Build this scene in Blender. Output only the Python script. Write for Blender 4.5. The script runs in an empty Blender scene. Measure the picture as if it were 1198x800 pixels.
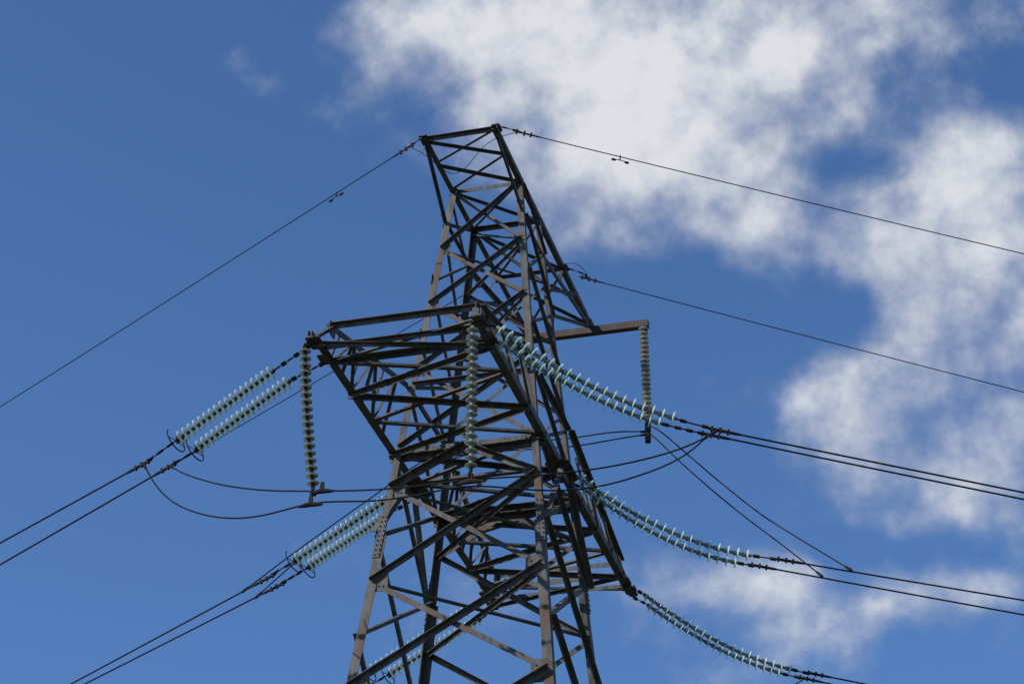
import bpy, bmesh, math, random
from mathutils import Vector, Matrix
random.seed(7)
SC = bpy.context.scene
COL = SC.collection
CAM = {'F': [-0.247187, 0.817769, 0.519762], 'R': [0.961204, 0.274713, 0.024906], 'U': [0.122418, -0.505753, 0.853948], 'lens': 82.172, 'loc': (13.507, -43.12, 1.6)}
STRINGS = {'LF_A': {'attach': (-1.717, 5.652, 25.494),
          'discs': [(-2.24, 5.793, 25.27), (-2.387, 5.832, 25.213), (-2.533, 5.871, 25.156), (-2.68, 5.911, 25.099), (-2.827, 5.95, 25.042), (-2.974, 5.989, 24.985), (-3.12, 6.028, 24.929),
                    (-3.267, 6.068, 24.872), (-3.414, 6.107, 24.815), (-3.56, 6.146, 24.758), (-3.707, 6.186, 24.701), (-3.854, 6.225, 24.644), (-4.0, 6.264, 24.587), (-4.147, 6.304, 24.531),
                    (-4.294, 6.343, 24.474), (-4.441, 6.382, 24.417), (-4.587, 6.422, 24.36), (-4.734, 6.461, 24.303)]},
 'LF_B': {'attach': (-1.717, 6.375, 25.494),
          'discs': [(-2.127, 6.485, 25.32), (-2.265, 6.522, 25.27), (-2.403, 6.559, 25.22), (-2.542, 6.596, 25.169), (-2.68, 6.633, 25.119), (-2.819, 6.67, 25.069), (-2.957, 6.707, 25.018),
                    (-3.095, 6.744, 24.968), (-3.234, 6.781, 24.918), (-3.372, 6.818, 24.867), (-3.51, 6.855, 24.817), (-3.649, 6.893, 24.767), (-3.787, 6.93, 24.716), (-3.925, 6.967, 24.666),
                    (-4.064, 7.004, 24.616), (-4.202, 7.041, 24.565), (-4.34, 7.078, 24.515), (-4.479, 7.115, 24.465)]},
 'LM_A': {'attach': (-1.717, -0.357, 25.494),
          'discs': [(-2.231, -0.219, 25.205), (-2.36, -0.185, 25.154), (-2.489, -0.15, 25.102), (-2.617, -0.116, 25.051), (-2.746, -0.081, 25.0), (-2.875, -0.047, 24.949), (-3.003, -0.012, 24.897),
                    (-3.132, 0.022, 24.846), (-3.261, 0.057, 24.795), (-3.389, 0.091, 24.744), (-3.518, 0.126, 24.693), (-3.647, 0.16, 24.641), (-3.775, 0.195, 24.59), (-3.904, 0.229, 24.539),
                    (-4.033, 0.264, 24.488), (-4.161, 0.298, 24.436), (-4.29, 0.332, 24.385), (-4.419, 0.367, 24.334)]},
 'LM_B': {'attach': (-1.717, 0.357, 25.494),
          'discs': [(-2.628, 0.601, 25.218), (-2.731, 0.629, 25.177), (-2.833, 0.656, 25.135), (-2.935, 0.683, 25.094), (-3.037, 0.711, 25.052), (-3.139, 0.738, 25.011), (-3.242, 0.766, 24.969),
                    (-3.344, 0.793, 24.928), (-3.446, 0.82, 24.887), (-3.548, 0.848, 24.845), (-3.65, 0.875, 24.804), (-3.753, 0.902, 24.762), (-3.855, 0.93, 24.721), (-3.957, 0.957, 24.679),
                    (-4.059, 0.985, 24.638), (-4.161, 1.012, 24.596), (-4.264, 1.039, 24.555), (-4.366, 1.067, 24.513)]},
 'LN_A': {'attach': (-1.717, -6.375, 25.494),
          'discs': [(-2.644, -6.127, 25.128), (-2.765, -6.094, 25.076), (-2.887, -6.062, 25.023), (-3.008, -6.029, 24.971), (-3.13, -5.997, 24.918), (-3.251, -5.964, 24.866), (-3.372, -5.931, 24.813),
                    (-3.494, -5.899, 24.761), (-3.615, -5.866, 24.708), (-3.737, -5.834, 24.656), (-3.858, -5.801, 24.603), (-3.98, -5.769, 24.551), (-4.101, -5.736, 24.498), (-4.223, -5.704, 24.446),
                    (-4.344, -5.671, 24.393), (-4.466, -5.639, 24.341), (-4.587, -5.606, 24.288), (-4.709, -5.573, 24.236)]},
 'LN_B': {'attach': (-1.717, -5.652, 25.494),
          'discs': [(-2.577, -5.422, 25.284), (-2.696, -5.39, 25.231), (-2.815, -5.358, 25.178), (-2.935, -5.326, 25.125), (-3.054, -5.294, 25.071), (-3.173, -5.262, 25.018), (-3.292, -5.23, 24.965),
                    (-3.411, -5.199, 24.911), (-3.53, -5.167, 24.858), (-3.649, -5.135, 24.805), (-3.769, -5.103, 24.752), (-3.888, -5.071, 24.698), (-4.007, -5.039, 24.645), (-4.126, -5.007, 24.592),
                    (-4.245, -4.975, 24.538), (-4.364, -4.943, 24.485), (-4.484, -4.911, 24.432), (-4.603, -4.879, 24.379)]},
 'RF_A': {'attach': (1.717, 5.652, 25.494),
          'discs': [(2.194, 5.845, 25.213), (2.343, 5.905, 25.099), (2.493, 5.966, 24.986), (2.645, 6.027, 24.875), (2.798, 6.089, 24.766), (2.952, 6.152, 24.659), (3.108, 6.215, 24.555),
                    (3.266, 6.278, 24.454), (3.426, 6.343, 24.357), (3.587, 6.408, 24.263), (3.75, 6.474, 24.173), (3.915, 6.54, 24.087), (4.082, 6.608, 24.006), (4.25, 6.676, 23.93),
                    (4.421, 6.745, 23.86), (4.594, 6.815, 23.795), (4.769, 6.885, 23.737), (4.946, 6.957, 23.684), (5.125, 7.029, 23.639), (5.306, 7.103, 23.6)]},
 'RF_B': {'attach': (1.717, 6.375, 25.494),
          'discs': [(2.116, 6.536, 25.27), (2.253, 6.592, 25.168), (2.392, 6.648, 25.068), (2.531, 6.704, 24.97), (2.672, 6.761, 24.874), (2.814, 6.818, 24.78), (2.957, 6.876, 24.688),
                    (3.101, 6.934, 24.598), (3.247, 6.993, 24.512), (3.394, 7.052, 24.428), (3.542, 7.112, 24.347), (3.692, 7.173, 24.27), (3.843, 7.234, 24.196), (3.996, 7.296, 24.126),
                    (4.15, 7.358, 24.06), (4.306, 7.421, 23.997), (4.463, 7.484, 23.939), (4.622, 7.549, 23.886), (4.783, 7.614, 23.837), (4.946, 7.679, 23.793)]},
 'RM_A': {'attach': (1.717, -0.357, 25.494),
          'discs': [(2.17, -0.174, 25.223), (2.322, -0.112, 25.099), (2.478, -0.05, 24.979), (2.636, 0.014, 24.863), (2.796, 0.079, 24.75), (2.959, 0.145, 24.642), (3.124, 0.212, 24.538),
                    (3.292, 0.279, 24.439), (3.461, 0.348, 24.345), (3.633, 0.417, 24.256), (3.807, 0.487, 24.172), (3.983, 0.559, 24.093), (4.161, 0.631, 24.02), (4.341, 0.703, 23.953),
                    (4.523, 0.777, 23.891), (4.707, 0.851, 23.836), (4.893, 0.926, 23.787), (5.08, 1.002, 23.745), (5.269, 1.078, 23.709), (5.46, 1.155, 23.681)]},
 'RM_B': {'attach': (1.717, 0.357, 25.494),
          'discs': [(2.067, 0.499, 25.324), (2.212, 0.557, 25.218), (2.357, 0.616, 25.111), (2.504, 0.675, 25.005), (2.653, 0.735, 24.901), (2.803, 0.796, 24.798), (2.954, 0.857, 24.697),
                    (3.107, 0.919, 24.6), (3.262, 0.981, 24.505), (3.418, 1.044, 24.415), (3.577, 1.108, 24.329), (3.737, 1.173, 24.247), (3.899, 1.238, 24.171), (4.063, 1.305, 24.1),
                    (4.229, 1.372, 24.036), (4.397, 1.44, 23.979), (4.567, 1.508, 23.928), (4.739, 1.578, 23.886), (4.914, 1.649, 23.852), (5.091, 1.72, 23.826)]},
 'RN_A': {'attach': (1.717, -6.375, 25.494),
          'discs': [(2.106, -6.218, 25.367), (2.254, -6.158, 25.247), (2.403, -6.098, 25.13), (2.554, -6.037, 25.016), (2.707, -5.975, 24.905), (2.861, -5.913, 24.797), (3.018, -5.85, 24.693),
                    (3.176, -5.786, 24.592), (3.336, -5.721, 24.494), (3.497, -5.656, 24.401), (3.661, -5.59, 24.311), (3.826, -5.523, 24.226), (3.994, -5.455, 24.144), (4.162, -5.387, 24.067),
                    (4.333, -5.318, 23.993), (4.506, -5.248, 23.925), (4.68, -5.178, 23.861), (4.857, -5.106, 23.802), (5.035, -5.035, 23.747), (5.215, -4.962, 23.698)]},
 'RN_B': {'attach': (1.717, -5.652, 25.494),
          'discs': [(1.959, -5.555, 25.441), (2.1, -5.498, 25.345), (2.241, -5.441, 25.248), (2.383, -5.383, 25.152), (2.526, -5.326, 25.057), (2.67, -5.267, 24.963), (2.815, -5.209, 24.871),
                    (2.961, -5.15, 24.78), (3.109, -5.09, 24.692), (3.257, -5.03, 24.606), (3.407, -4.97, 24.523), (3.557, -4.909, 24.442), (3.71, -4.847, 24.365), (3.863, -4.785, 24.292),
                    (4.018, -4.723, 24.223), (4.175, -4.66, 24.158), (4.332, -4.596, 24.097), (4.492, -4.531, 24.041), (4.653, -4.466, 23.991), (4.816, -4.4, 23.946)]}}
COND = {'EF_L': {'links': [(-1.033, 2.999, 32.922), (-1.41, 3.1, 32.767)],
          'pts': [(-1.457, 3.112, 32.676), (-1.787, 3.201, 32.576), (-2.605, 3.42, 32.329), (-3.838, 3.75, 31.958), (-5.453, 4.183, 31.474), (-7.428, 4.712, 30.885), (-9.747, 5.334, 30.197),
                  (-12.398, 6.044, 29.417), (-15.371, 6.84, 28.55), (-18.657, 7.721, 27.601), (-22.248, 8.683, 26.574), (-26.139, 9.726, 25.475), (-30.324, 10.847, 24.307), (-34.798, 12.046, 23.076),
                  (-39.556, 13.321, 21.786), (-44.593, 14.67, 20.442), (-49.907, 16.094, 19.049), (-55.493, 17.591, 17.611), (-61.349, 19.16, 16.133), (-67.471, 20.8, 14.62),
                  (-73.856, 22.511, 13.078), (-80.501, 24.292, 11.511), (-87.405, 26.142, 9.924), (-94.565, 28.06, 8.323), (-101.978, 30.047, 6.713), (-109.642, 32.1, 5.099),
                  (-117.556, 34.221, 3.487), (-125.717, 36.407, 1.883), (-134.123, 38.66, 0.292), (-142.773, 40.978, -1.28), (-151.665, 43.36, -2.827), (-160.797, 45.807, -4.344),
                  (-170.169, 48.318, -5.823), (-179.777, 50.893, -7.259), (-189.621, 53.531, -8.647), (-199.7, 56.231, -9.978), (-210.011, 58.994, -11.248), (-220.555, 61.819, -12.449),
                  (-231.328, 64.706, -13.575), (-242.331, 67.654, -14.619)]},
 'EF_R': {'links': [(0.893, 2.967, 32.829), (1.343, 3.149, 32.675)],
          'pts': [(1.382, 3.165, 32.555), (1.699, 3.292, 32.481), (2.484, 3.61, 32.297), (3.668, 4.088, 32.021), (5.218, 4.714, 31.662), (7.115, 5.481, 31.226), (9.341, 6.38, 30.718),
                  (11.887, 7.409, 30.143), (14.741, 8.562, 29.506), (17.895, 9.836, 28.811), (21.344, 11.229, 28.063), (25.08, 12.739, 27.264), (29.097, 14.362, 26.421), (33.393, 16.098, 25.536),
                  (37.96, 17.943, 24.615), (42.797, 19.897, 23.661), (47.899, 21.958, 22.679), (53.262, 24.125, 21.673), (58.884, 26.397, 20.649), (64.762, 28.771, 19.61), (70.892, 31.248, 18.563),
                  (77.273, 33.826, 17.51), (83.901, 36.504, 16.458), (90.775, 39.281, 15.411), (97.892, 42.157, 14.376), (105.251, 45.13, 13.356), (112.848, 48.2, 12.357), (120.684, 51.365, 11.385),
                  (128.755, 54.626, 10.445), (137.06, 57.982, 9.543), (145.597, 61.431, 8.685), (154.365, 64.974, 7.876), (163.362, 68.609, 7.123), (172.587, 72.336, 6.431), (182.039, 76.154, 5.807),
                  (191.715, 80.064, 5.256), (201.615, 84.064, 4.786), (211.738, 88.154, 4.402), (222.082, 92.333, 4.111), (232.646, 96.601, 3.919)]},
 'EN_L': {'links': [(-0.825, -2.956, 32.875), (-1.238, -2.845, 32.718)],
          'pts': [(-1.26, -2.84, 32.701), (-1.59, -2.751, 32.593), (-2.409, -2.532, 32.323), (-3.643, -2.201, 31.918), (-5.259, -1.768, 31.389), (-7.236, -1.238, 30.745), (-9.557, -0.616, 29.994),
                  (-12.21, 0.094, 29.141), (-15.185, 0.892, 28.192), (-18.474, 1.773, 27.152), (-22.068, 2.736, 26.026), (-25.963, 3.779, 24.819), (-30.151, 4.902, 23.536), (-34.628, 6.101, 22.181),
                  (-39.39, 7.377, 20.76), (-44.431, 8.728, 19.277), (-49.749, 10.153, 17.737), (-55.34, 11.651, 16.145), (-61.201, 13.221, 14.506), (-67.327, 14.863, 12.825),
                  (-73.718, 16.575, 11.107), (-80.369, 18.358, 9.357), (-87.278, 20.209, 7.58), (-94.444, 22.129, 5.782), (-101.863, 24.117, 3.968), (-109.533, 26.172, 2.144),
                  (-117.454, 28.294, 0.315), (-125.621, 30.483, -1.513), (-134.034, 32.737, -3.335), (-142.692, 35.057, -5.144), (-151.591, 37.441, -6.935), (-160.731, 39.89, -8.702),
                  (-170.109, 42.403, -10.438), (-179.726, 44.98, -12.137), (-189.578, 47.62, -13.794), (-199.665, 50.323, -15.401), (-209.985, 53.088, -16.953), (-220.537, 55.915, -18.442),
                  (-231.319, 58.805, -19.862), (-242.331, 61.755, -21.206)]},
 'EN_R': {'links': [(0.912, -2.925, 32.848), (1.359, -2.744, 32.755)],
          'pts': [(1.395, -2.729, 32.719), (1.711, -2.602, 32.651), (2.496, -2.284, 32.485), (3.68, -1.806, 32.235), (5.231, -1.18, 31.91), (7.127, -0.413, 31.515), (9.353, 0.486, 31.056),
                  (11.898, 1.514, 30.538), (14.752, 2.667, 29.963), (17.907, 3.942, 29.338), (21.355, 5.335, 28.665), (25.091, 6.844, 27.948), (29.108, 8.468, 27.193), (33.403, 10.203, 26.403),
                  (37.971, 12.048, 25.581), (42.807, 14.002, 24.733), (47.909, 16.063, 23.863), (53.272, 18.23, 22.976), (58.893, 20.502, 22.075), (64.771, 22.876, 21.165), (70.901, 25.353, 20.252),
                  (77.281, 27.931, 19.339), (83.909, 30.608, 18.433), (90.782, 33.386, 17.537), (97.899, 36.261, 16.657), (105.257, 39.234, 15.799), (112.855, 42.303, 14.967),
                  (120.69, 45.469, 14.166), (128.76, 48.73, 13.404), (137.065, 52.085, 12.684), (145.602, 55.534, 12.013), (154.369, 59.076, 11.396), (163.366, 62.711, 10.84),
                  (172.59, 66.438, 10.351), (182.041, 70.257, 9.934), (191.717, 74.166, 9.595), (201.617, 78.166, 9.342), (211.739, 82.255, 9.18), (222.082, 86.434, 9.116),
                  (232.646, 90.702, 9.156)]},
 'LF_A': {'links': [(-4.734, 6.461, 24.303), (-4.923, 6.512, 24.23), (-5.516, 6.67, 24.015)],
          'pts': [(-5.539, 6.677, 23.995), (-5.864, 6.764, 23.888), (-6.671, 6.98, 23.621), (-7.888, 7.306, 23.22), (-9.482, 7.733, 22.697), (-11.43, 8.255, 22.059), (-13.719, 8.868, 21.314),
                  (-16.334, 9.569, 20.467), (-19.267, 10.355, 19.524), (-22.509, 11.224, 18.489), (-26.053, 12.173, 17.367), (-29.892, 13.202, 16.162), (-34.021, 14.308, 14.878),
                  (-38.435, 15.491, 13.52), (-43.129, 16.749, 12.092), (-48.099, 18.081, 10.598), (-53.342, 19.485, 9.043), (-58.854, 20.962, 7.43), (-64.631, 22.51, 5.764), (-70.671, 24.129, 4.049),
                  (-76.971, 25.817, 2.29), (-83.528, 27.574, 0.491), (-90.34, 29.399, -1.343), (-97.404, 31.292, -3.209), (-104.718, 33.252, -5.1), (-112.28, 35.278, -7.013),
                  (-120.088, 37.37, -8.943), (-128.14, 39.527, -10.885), (-136.434, 41.75, -12.834), (-144.969, 44.037, -14.785), (-153.742, 46.388, -16.734), (-162.753, 48.802, -18.674),
                  (-171.999, 51.279, -20.601), (-181.479, 53.82, -22.51), (-191.192, 56.422, -24.395), (-201.136, 59.087, -26.251), (-211.31, 61.813, -28.073), (-221.712, 64.6, -29.855),
                  (-232.342, 67.448, -31.591), (-243.198, 70.357, -33.275)]},
 'LF_B': {'links': [(-4.479, 7.115, 24.465), (-4.669, 7.166, 24.391), (-5.243, 7.32, 24.191)],
          'pts': [(-5.266, 7.326, 24.174), (-5.592, 7.413, 24.068), (-6.4, 7.63, 23.806), (-7.618, 7.956, 23.412), (-9.213, 8.384, 22.898), (-11.164, 8.906, 22.272), (-13.455, 9.52, 21.54),
                  (-16.074, 10.222, 20.708), (-19.01, 11.009, 19.781), (-22.256, 11.878, 18.765), (-25.803, 12.829, 17.663), (-29.647, 13.859, 16.48), (-33.781, 14.966, 15.22), (-38.2, 16.15, 13.887),
                  (-42.899, 17.41, 12.486), (-47.875, 18.743, 11.021), (-53.124, 20.15, 9.495), (-58.642, 21.628, 7.914), (-64.426, 23.178, 6.282), (-70.473, 24.798, 4.602), (-76.78, 26.488, 2.88),
                  (-83.345, 28.247, 1.119), (-90.164, 30.074, -0.676), (-97.237, 31.969, -2.5), (-104.559, 33.931, -4.349), (-112.13, 35.96, -6.217), (-119.947, 38.055, -8.101),
                  (-128.008, 40.215, -9.996), (-136.312, 42.44, -11.896), (-144.856, 44.729, -13.796), (-153.639, 47.082, -15.693), (-162.66, 49.5, -17.579), (-171.917, 51.98, -19.451),
                  (-181.408, 54.523, -21.303), (-191.132, 57.129, -23.13), (-201.087, 59.796, -24.927), (-211.273, 62.525, -26.687), (-221.688, 65.316, -28.405), (-232.33, 68.168, -30.077),
                  (-243.198, 71.08, -31.695)]},
 'LM_A': {'links': [(-4.419, 0.367, 24.334), (-4.57, 0.407, 24.265), (-5.161, 0.566, 24.068)],
          'pts': [(-5.206, 0.578, 24.025), (-5.531, 0.665, 23.934), (-6.339, 0.882, 23.708), (-7.558, 1.208, 23.369), (-9.153, 1.636, 22.926), (-11.105, 2.158, 22.387), (-13.396, 2.772, 21.758),
                  (-16.016, 3.474, 21.044), (-18.953, 4.261, 20.249), (-22.199, 5.131, 19.378), (-25.748, 6.082, 18.435), (-29.592, 7.112, 17.424), (-33.727, 8.22, 16.35), (-38.147, 9.404, 15.215),
                  (-42.848, 10.664, 14.025), (-47.825, 11.998, 12.783), (-53.076, 13.405, 11.493), (-58.595, 14.883, 10.159), (-64.381, 16.434, 8.786), (-70.429, 18.054, 7.378),
                  (-76.738, 19.745, 5.939), (-83.304, 21.504, 4.472), (-90.125, 23.332, 2.984), (-97.199, 25.227, 1.477), (-104.524, 27.19, -0.043), (-112.096, 29.219, -1.572),
                  (-119.915, 31.314, -3.105), (-127.978, 33.475, -4.638), (-136.284, 35.7, -6.165), (-144.831, 37.99, -7.682), (-153.617, 40.344, -9.184), (-162.64, 42.762, -10.666),
                  (-171.899, 45.243, -12.122), (-181.392, 47.787, -13.548), (-191.119, 50.393, -14.938), (-201.077, 53.061, -16.287), (-211.265, 55.791, -17.59), (-221.682, 58.582, -18.841),
                  (-232.327, 61.435, -20.034), (-243.198, 64.348, -21.164)]},
 'LM_B': {'links': [(-4.366, 1.067, 24.513), (-4.606, 1.131, 24.4), (-5.227, 1.298, 24.205)],
          'pts': [(-5.249, 1.303, 24.172), (-5.574, 1.391, 24.09), (-6.382, 1.607, 23.888), (-7.6, 1.933, 23.584), (-9.196, 2.361, 23.187), (-11.147, 2.884, 22.705), (-13.438, 3.498, 22.142),
                  (-16.057, 4.199, 21.503), (-18.993, 4.986, 20.794), (-22.239, 5.856, 20.017), (-25.787, 6.807, 19.176), (-29.631, 7.837, 18.277), (-33.765, 8.944, 17.322), (-38.184, 10.128, 16.315),
                  (-42.884, 11.388, 15.261), (-47.861, 12.721, 14.163), (-53.11, 14.128, 13.025), (-58.628, 15.606, 11.851), (-64.413, 17.156, 10.646), (-70.46, 18.777, 9.412),
                  (-76.768, 20.467, 8.155), (-83.333, 22.226, 6.879), (-90.153, 24.053, 5.588), (-97.226, 25.948, 4.286), (-104.549, 27.911, 2.977), (-112.12, 29.939, 1.667), (-119.937, 32.034, 0.36),
                  (-127.999, 34.194, -0.939), (-136.304, 36.419, -2.226), (-144.849, 38.709, -3.496), (-153.633, 41.063, -4.744), (-162.654, 43.48, -5.965), (-171.912, 45.961, -7.154),
                  (-181.403, 48.504, -8.305), (-191.128, 51.11, -9.414), (-201.084, 53.777, -10.476), (-211.271, 56.507, -11.484), (-221.686, 59.298, -12.434), (-232.329, 62.149, -13.32),
                  (-243.198, 65.062, -14.136)]},
 'LN_A': {'links': [(-4.709, -5.573, 24.236), (-4.867, -5.531, 24.161), (-5.566, -5.344, 23.859)],
          'pts': [(-5.606, -5.333, 23.84), (-5.931, -5.246, 23.755), (-6.738, -5.03, 23.544), (-7.954, -4.704, 23.226), (-9.547, -4.277, 22.812), (-11.495, -3.755, 22.309), (-13.783, -3.142, 21.721),
                  (-16.398, -2.441, 21.054), (-19.33, -1.656, 20.312), (-22.571, -0.787, 19.5), (-26.114, 0.162, 18.621), (-29.952, 1.191, 17.679), (-34.08, 2.297, 16.679), (-38.492, 3.479, 15.624),
                  (-43.185, 4.736, 14.519), (-48.154, 6.068, 13.366), (-53.396, 7.472, 12.171), (-58.906, 8.949, 10.936), (-64.682, 10.496, 9.667), (-70.72, 12.114, 8.367), (-77.018, 13.802, 7.041),
                  (-83.573, 15.558, 5.692), (-90.383, 17.383, 4.325), (-97.445, 19.275, 2.945), (-104.757, 21.234, 1.555), (-112.317, 23.26, 0.162), (-120.123, 25.352, -1.232),
                  (-128.172, 27.509, -2.622), (-136.464, 29.73, -4.001), (-144.996, 32.017, -5.367), (-153.767, 34.367, -6.713), (-162.775, 36.78, -8.035), (-172.019, 39.257, -9.328),
                  (-181.496, 41.797, -10.586), (-191.206, 44.398, -11.805), (-201.147, 47.062, -12.979), (-211.319, 49.788, -14.102), (-221.718, 52.574, -15.17), (-232.345, 55.422, -16.177),
                  (-243.198, 58.33, -17.117)]},
 'LN_B': {'links': [(-4.603, -4.879, 24.379), (-4.78, -4.832, 24.268), (-5.313, -4.689, 24.113)],
          'pts': [(-5.333, -4.684, 24.095), (-5.658, -4.596, 23.999), (-6.466, -4.38, 23.762), (-7.684, -4.054, 23.405), (-9.278, -3.626, 22.94), (-11.229, -3.104, 22.373), (-13.519, -2.49, 21.712),
                  (-16.137, -1.789, 20.961), (-19.072, -1.002, 20.124), (-22.317, -0.133, 19.207), (-25.864, 0.818, 18.214), (-29.706, 1.847, 17.149), (-33.839, 2.955, 16.016),
                  (-38.257, 4.138, 14.82), (-42.955, 5.397, 13.563), (-47.93, 6.73, 12.25), (-53.177, 8.136, 10.886), (-58.694, 9.614, 9.475), (-64.476, 11.164, 8.02), (-70.521, 12.784, 6.526),
                  (-76.827, 14.473, 4.997), (-83.389, 16.232, 3.438), (-90.207, 18.058, 1.853), (-97.277, 19.953, 0.246), (-104.598, 21.914, -1.378), (-112.166, 23.942, -3.015),
                  (-119.981, 26.036, -4.659), (-128.04, 28.196, -6.306), (-136.341, 30.42, -7.951), (-144.883, 32.709, -9.589), (-153.664, 35.062, -11.216), (-162.683, 37.478, -12.826),
                  (-171.937, 39.958, -14.414), (-181.425, 42.5, -15.976), (-191.146, 45.105, -17.504), (-201.099, 47.772, -18.995), (-211.282, 50.5, -20.443), (-221.694, 53.29, -21.843),
                  (-232.333, 56.141, -23.188), (-243.198, 59.052, -24.474)]},
 'RF_A': {'links': [(5.343, 7.118, 23.602), (5.529, 7.193, 23.552), (5.809, 7.306, 23.508)],
          'pts': [(5.847, 7.321, 23.515), (6.158, 7.447, 23.468), (6.931, 7.759, 23.351), (8.097, 8.23, 23.176), (9.623, 8.847, 22.948), (11.49, 9.601, 22.672), (13.682, 10.487, 22.352),
                  (16.188, 11.499, 21.99), (18.997, 12.634, 21.591), (22.103, 13.889, 21.158), (25.498, 15.261, 20.693), (29.176, 16.746, 20.2), (33.131, 18.345, 19.682), (37.359, 20.053, 19.142),
                  (41.856, 21.87, 18.585), (46.617, 23.793, 18.013), (51.64, 25.823, 17.429), (56.92, 27.956, 16.838), (62.454, 30.192, 16.244), (68.24, 32.53, 15.649), (74.275, 34.968, 15.057),
                  (80.557, 37.506, 14.473), (87.082, 40.142, 13.901), (93.849, 42.876, 13.345), (100.855, 45.707, 12.809), (108.099, 48.634, 12.296), (115.579, 51.656, 11.813),
                  (123.293, 54.772, 11.362), (131.238, 57.982, 10.949), (139.414, 61.286, 10.578), (147.818, 64.681, 10.254), (156.45, 68.169, 9.981), (165.307, 71.747, 9.765),
                  (174.389, 75.416, 9.61), (183.693, 79.176, 9.522), (193.219, 83.024, 9.505), (202.965, 86.962, 9.565), (212.93, 90.988, 9.707), (223.113, 95.102, 9.937),
                  (233.513, 99.304, 10.259)]},
 'RF_B': {'links': [(4.982, 7.694, 23.771), (5.227, 7.793, 23.724), (5.51, 7.908, 23.681)],
          'pts': [(5.549, 7.923, 23.679), (5.86, 8.049, 23.625), (6.634, 8.362, 23.492), (7.802, 8.833, 23.292), (9.33, 9.451, 23.031), (11.199, 10.206, 22.715), (13.394, 11.093, 22.348),
                  (15.903, 12.107, 21.933), (18.716, 13.243, 21.473), (21.826, 14.5, 20.973), (25.225, 15.873, 20.436), (28.908, 17.361, 19.864), (32.868, 18.961, 19.261), (37.102, 20.672, 18.632),
                  (41.605, 22.491, 17.978), (46.372, 24.417, 17.304), (51.401, 26.449, 16.613), (56.688, 28.585, 15.91), (62.23, 30.824, 15.197), (68.024, 33.165, 14.478), (74.067, 35.606, 13.758),
                  (80.356, 38.147, 13.041), (86.89, 40.787, 12.33), (93.666, 43.525, 11.63), (100.681, 46.359, 10.944), (107.935, 49.29, 10.278), (115.425, 52.316, 9.636), (123.148, 55.436, 9.022),
                  (131.104, 58.651, 8.44), (139.29, 61.958, 7.896), (147.706, 65.358, 7.394), (156.349, 68.85, 6.939), (165.218, 72.434, 6.536), (174.311, 76.108, 6.19), (183.628, 79.872, 5.905),
                  (193.166, 83.725, 5.688), (202.925, 87.668, 5.543), (212.903, 91.7, 5.476), (223.1, 95.819, 5.491), (233.513, 100.027, 5.595)]},
 'RM_A': {'links': [(5.494, 1.169, 23.682), (5.834, 1.306, 23.65), (6.158, 1.437, 23.616)],
          'pts': [(6.21, 1.458, 23.621), (6.52, 1.584, 23.585), (7.292, 1.896, 23.494), (8.456, 2.366, 23.359), (9.98, 2.981, 23.184), (11.844, 3.734, 22.972), (14.032, 4.619, 22.726),
                  (16.534, 5.629, 22.45), (19.339, 6.763, 22.147), (22.44, 8.016, 21.82), (25.829, 9.385, 21.471), (29.501, 10.868, 21.104), (33.45, 12.464, 20.721), (37.672, 14.17, 20.326),
                  (42.161, 15.984, 19.922), (46.915, 17.904, 19.513), (51.929, 19.93, 19.101), (57.201, 22.06, 18.69), (62.727, 24.293, 18.283), (68.504, 26.627, 17.886), (74.529, 29.061, 17.5),
                  (80.8, 31.595, 17.13), (87.315, 34.227, 16.78), (94.071, 36.957, 16.454), (101.067, 39.783, 16.155), (108.299, 42.705, 15.889), (115.767, 45.722, 15.66), (123.468, 48.834, 15.471),
                  (131.401, 52.039, 15.327), (139.564, 55.337, 15.233), (147.955, 58.727, 15.194), (156.572, 62.209, 15.213), (165.416, 65.782, 15.297), (174.483, 69.445, 15.449),
                  (183.772, 73.198, 15.675), (193.283, 77.041, 15.98), (203.014, 80.972, 16.369), (212.963, 84.992, 16.847), (223.13, 89.1, 17.419), (233.513, 93.295, 18.091)]},
 'RM_B': {'links': [(5.126, 1.734, 23.81), (5.333, 1.818, 23.786), (5.522, 1.894, 23.761)],
          'pts': [(5.557, 1.908, 23.771), (5.869, 2.034, 23.729), (6.643, 2.347, 23.623), (7.81, 2.819, 23.464), (9.338, 3.436, 23.259), (11.207, 4.191, 23.009), (13.402, 5.078, 22.721),
                  (15.911, 6.092, 22.395), (18.724, 7.228, 22.037), (21.834, 8.485, 21.648), (25.233, 9.858, 21.232), (28.915, 11.346, 20.792), (32.876, 12.946, 20.331), (37.109, 14.656, 19.853),
                  (41.612, 16.476, 19.36), (46.379, 18.402, 18.857), (51.408, 20.434, 18.346), (56.695, 22.569, 17.831), (62.236, 24.808, 17.317), (68.03, 27.149, 16.806), (74.072, 29.59, 16.302),
                  (80.362, 32.132, 15.809), (86.895, 34.771, 15.332), (93.671, 37.509, 14.874), (100.686, 40.343, 14.44), (107.94, 43.274, 14.033), (115.429, 46.3, 13.659), (123.152, 49.42, 13.321),
                  (131.108, 52.634, 13.024), (139.294, 55.942, 12.773), (147.709, 59.342, 12.572), (156.352, 62.833, 12.426), (165.22, 66.417, 12.34), (174.313, 70.09, 12.319),
                  (183.629, 73.854, 12.368), (193.167, 77.708, 12.492), (202.926, 81.651, 12.696), (212.904, 85.682, 12.985), (223.1, 89.802, 13.365), (233.513, 94.009, 13.842)]},
 'RN_A': {'links': [(5.227, -4.957, 23.684), (5.61, -4.802, 23.588), (6.008, -4.641, 23.511)],
          'pts': [(6.038, -4.629, 23.493), (6.349, -4.503, 23.443), (7.122, -4.191, 23.319), (8.286, -3.721, 23.133), (9.811, -3.105, 22.891), (11.676, -2.351, 22.598), (13.867, -1.466, 22.258),
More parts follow.
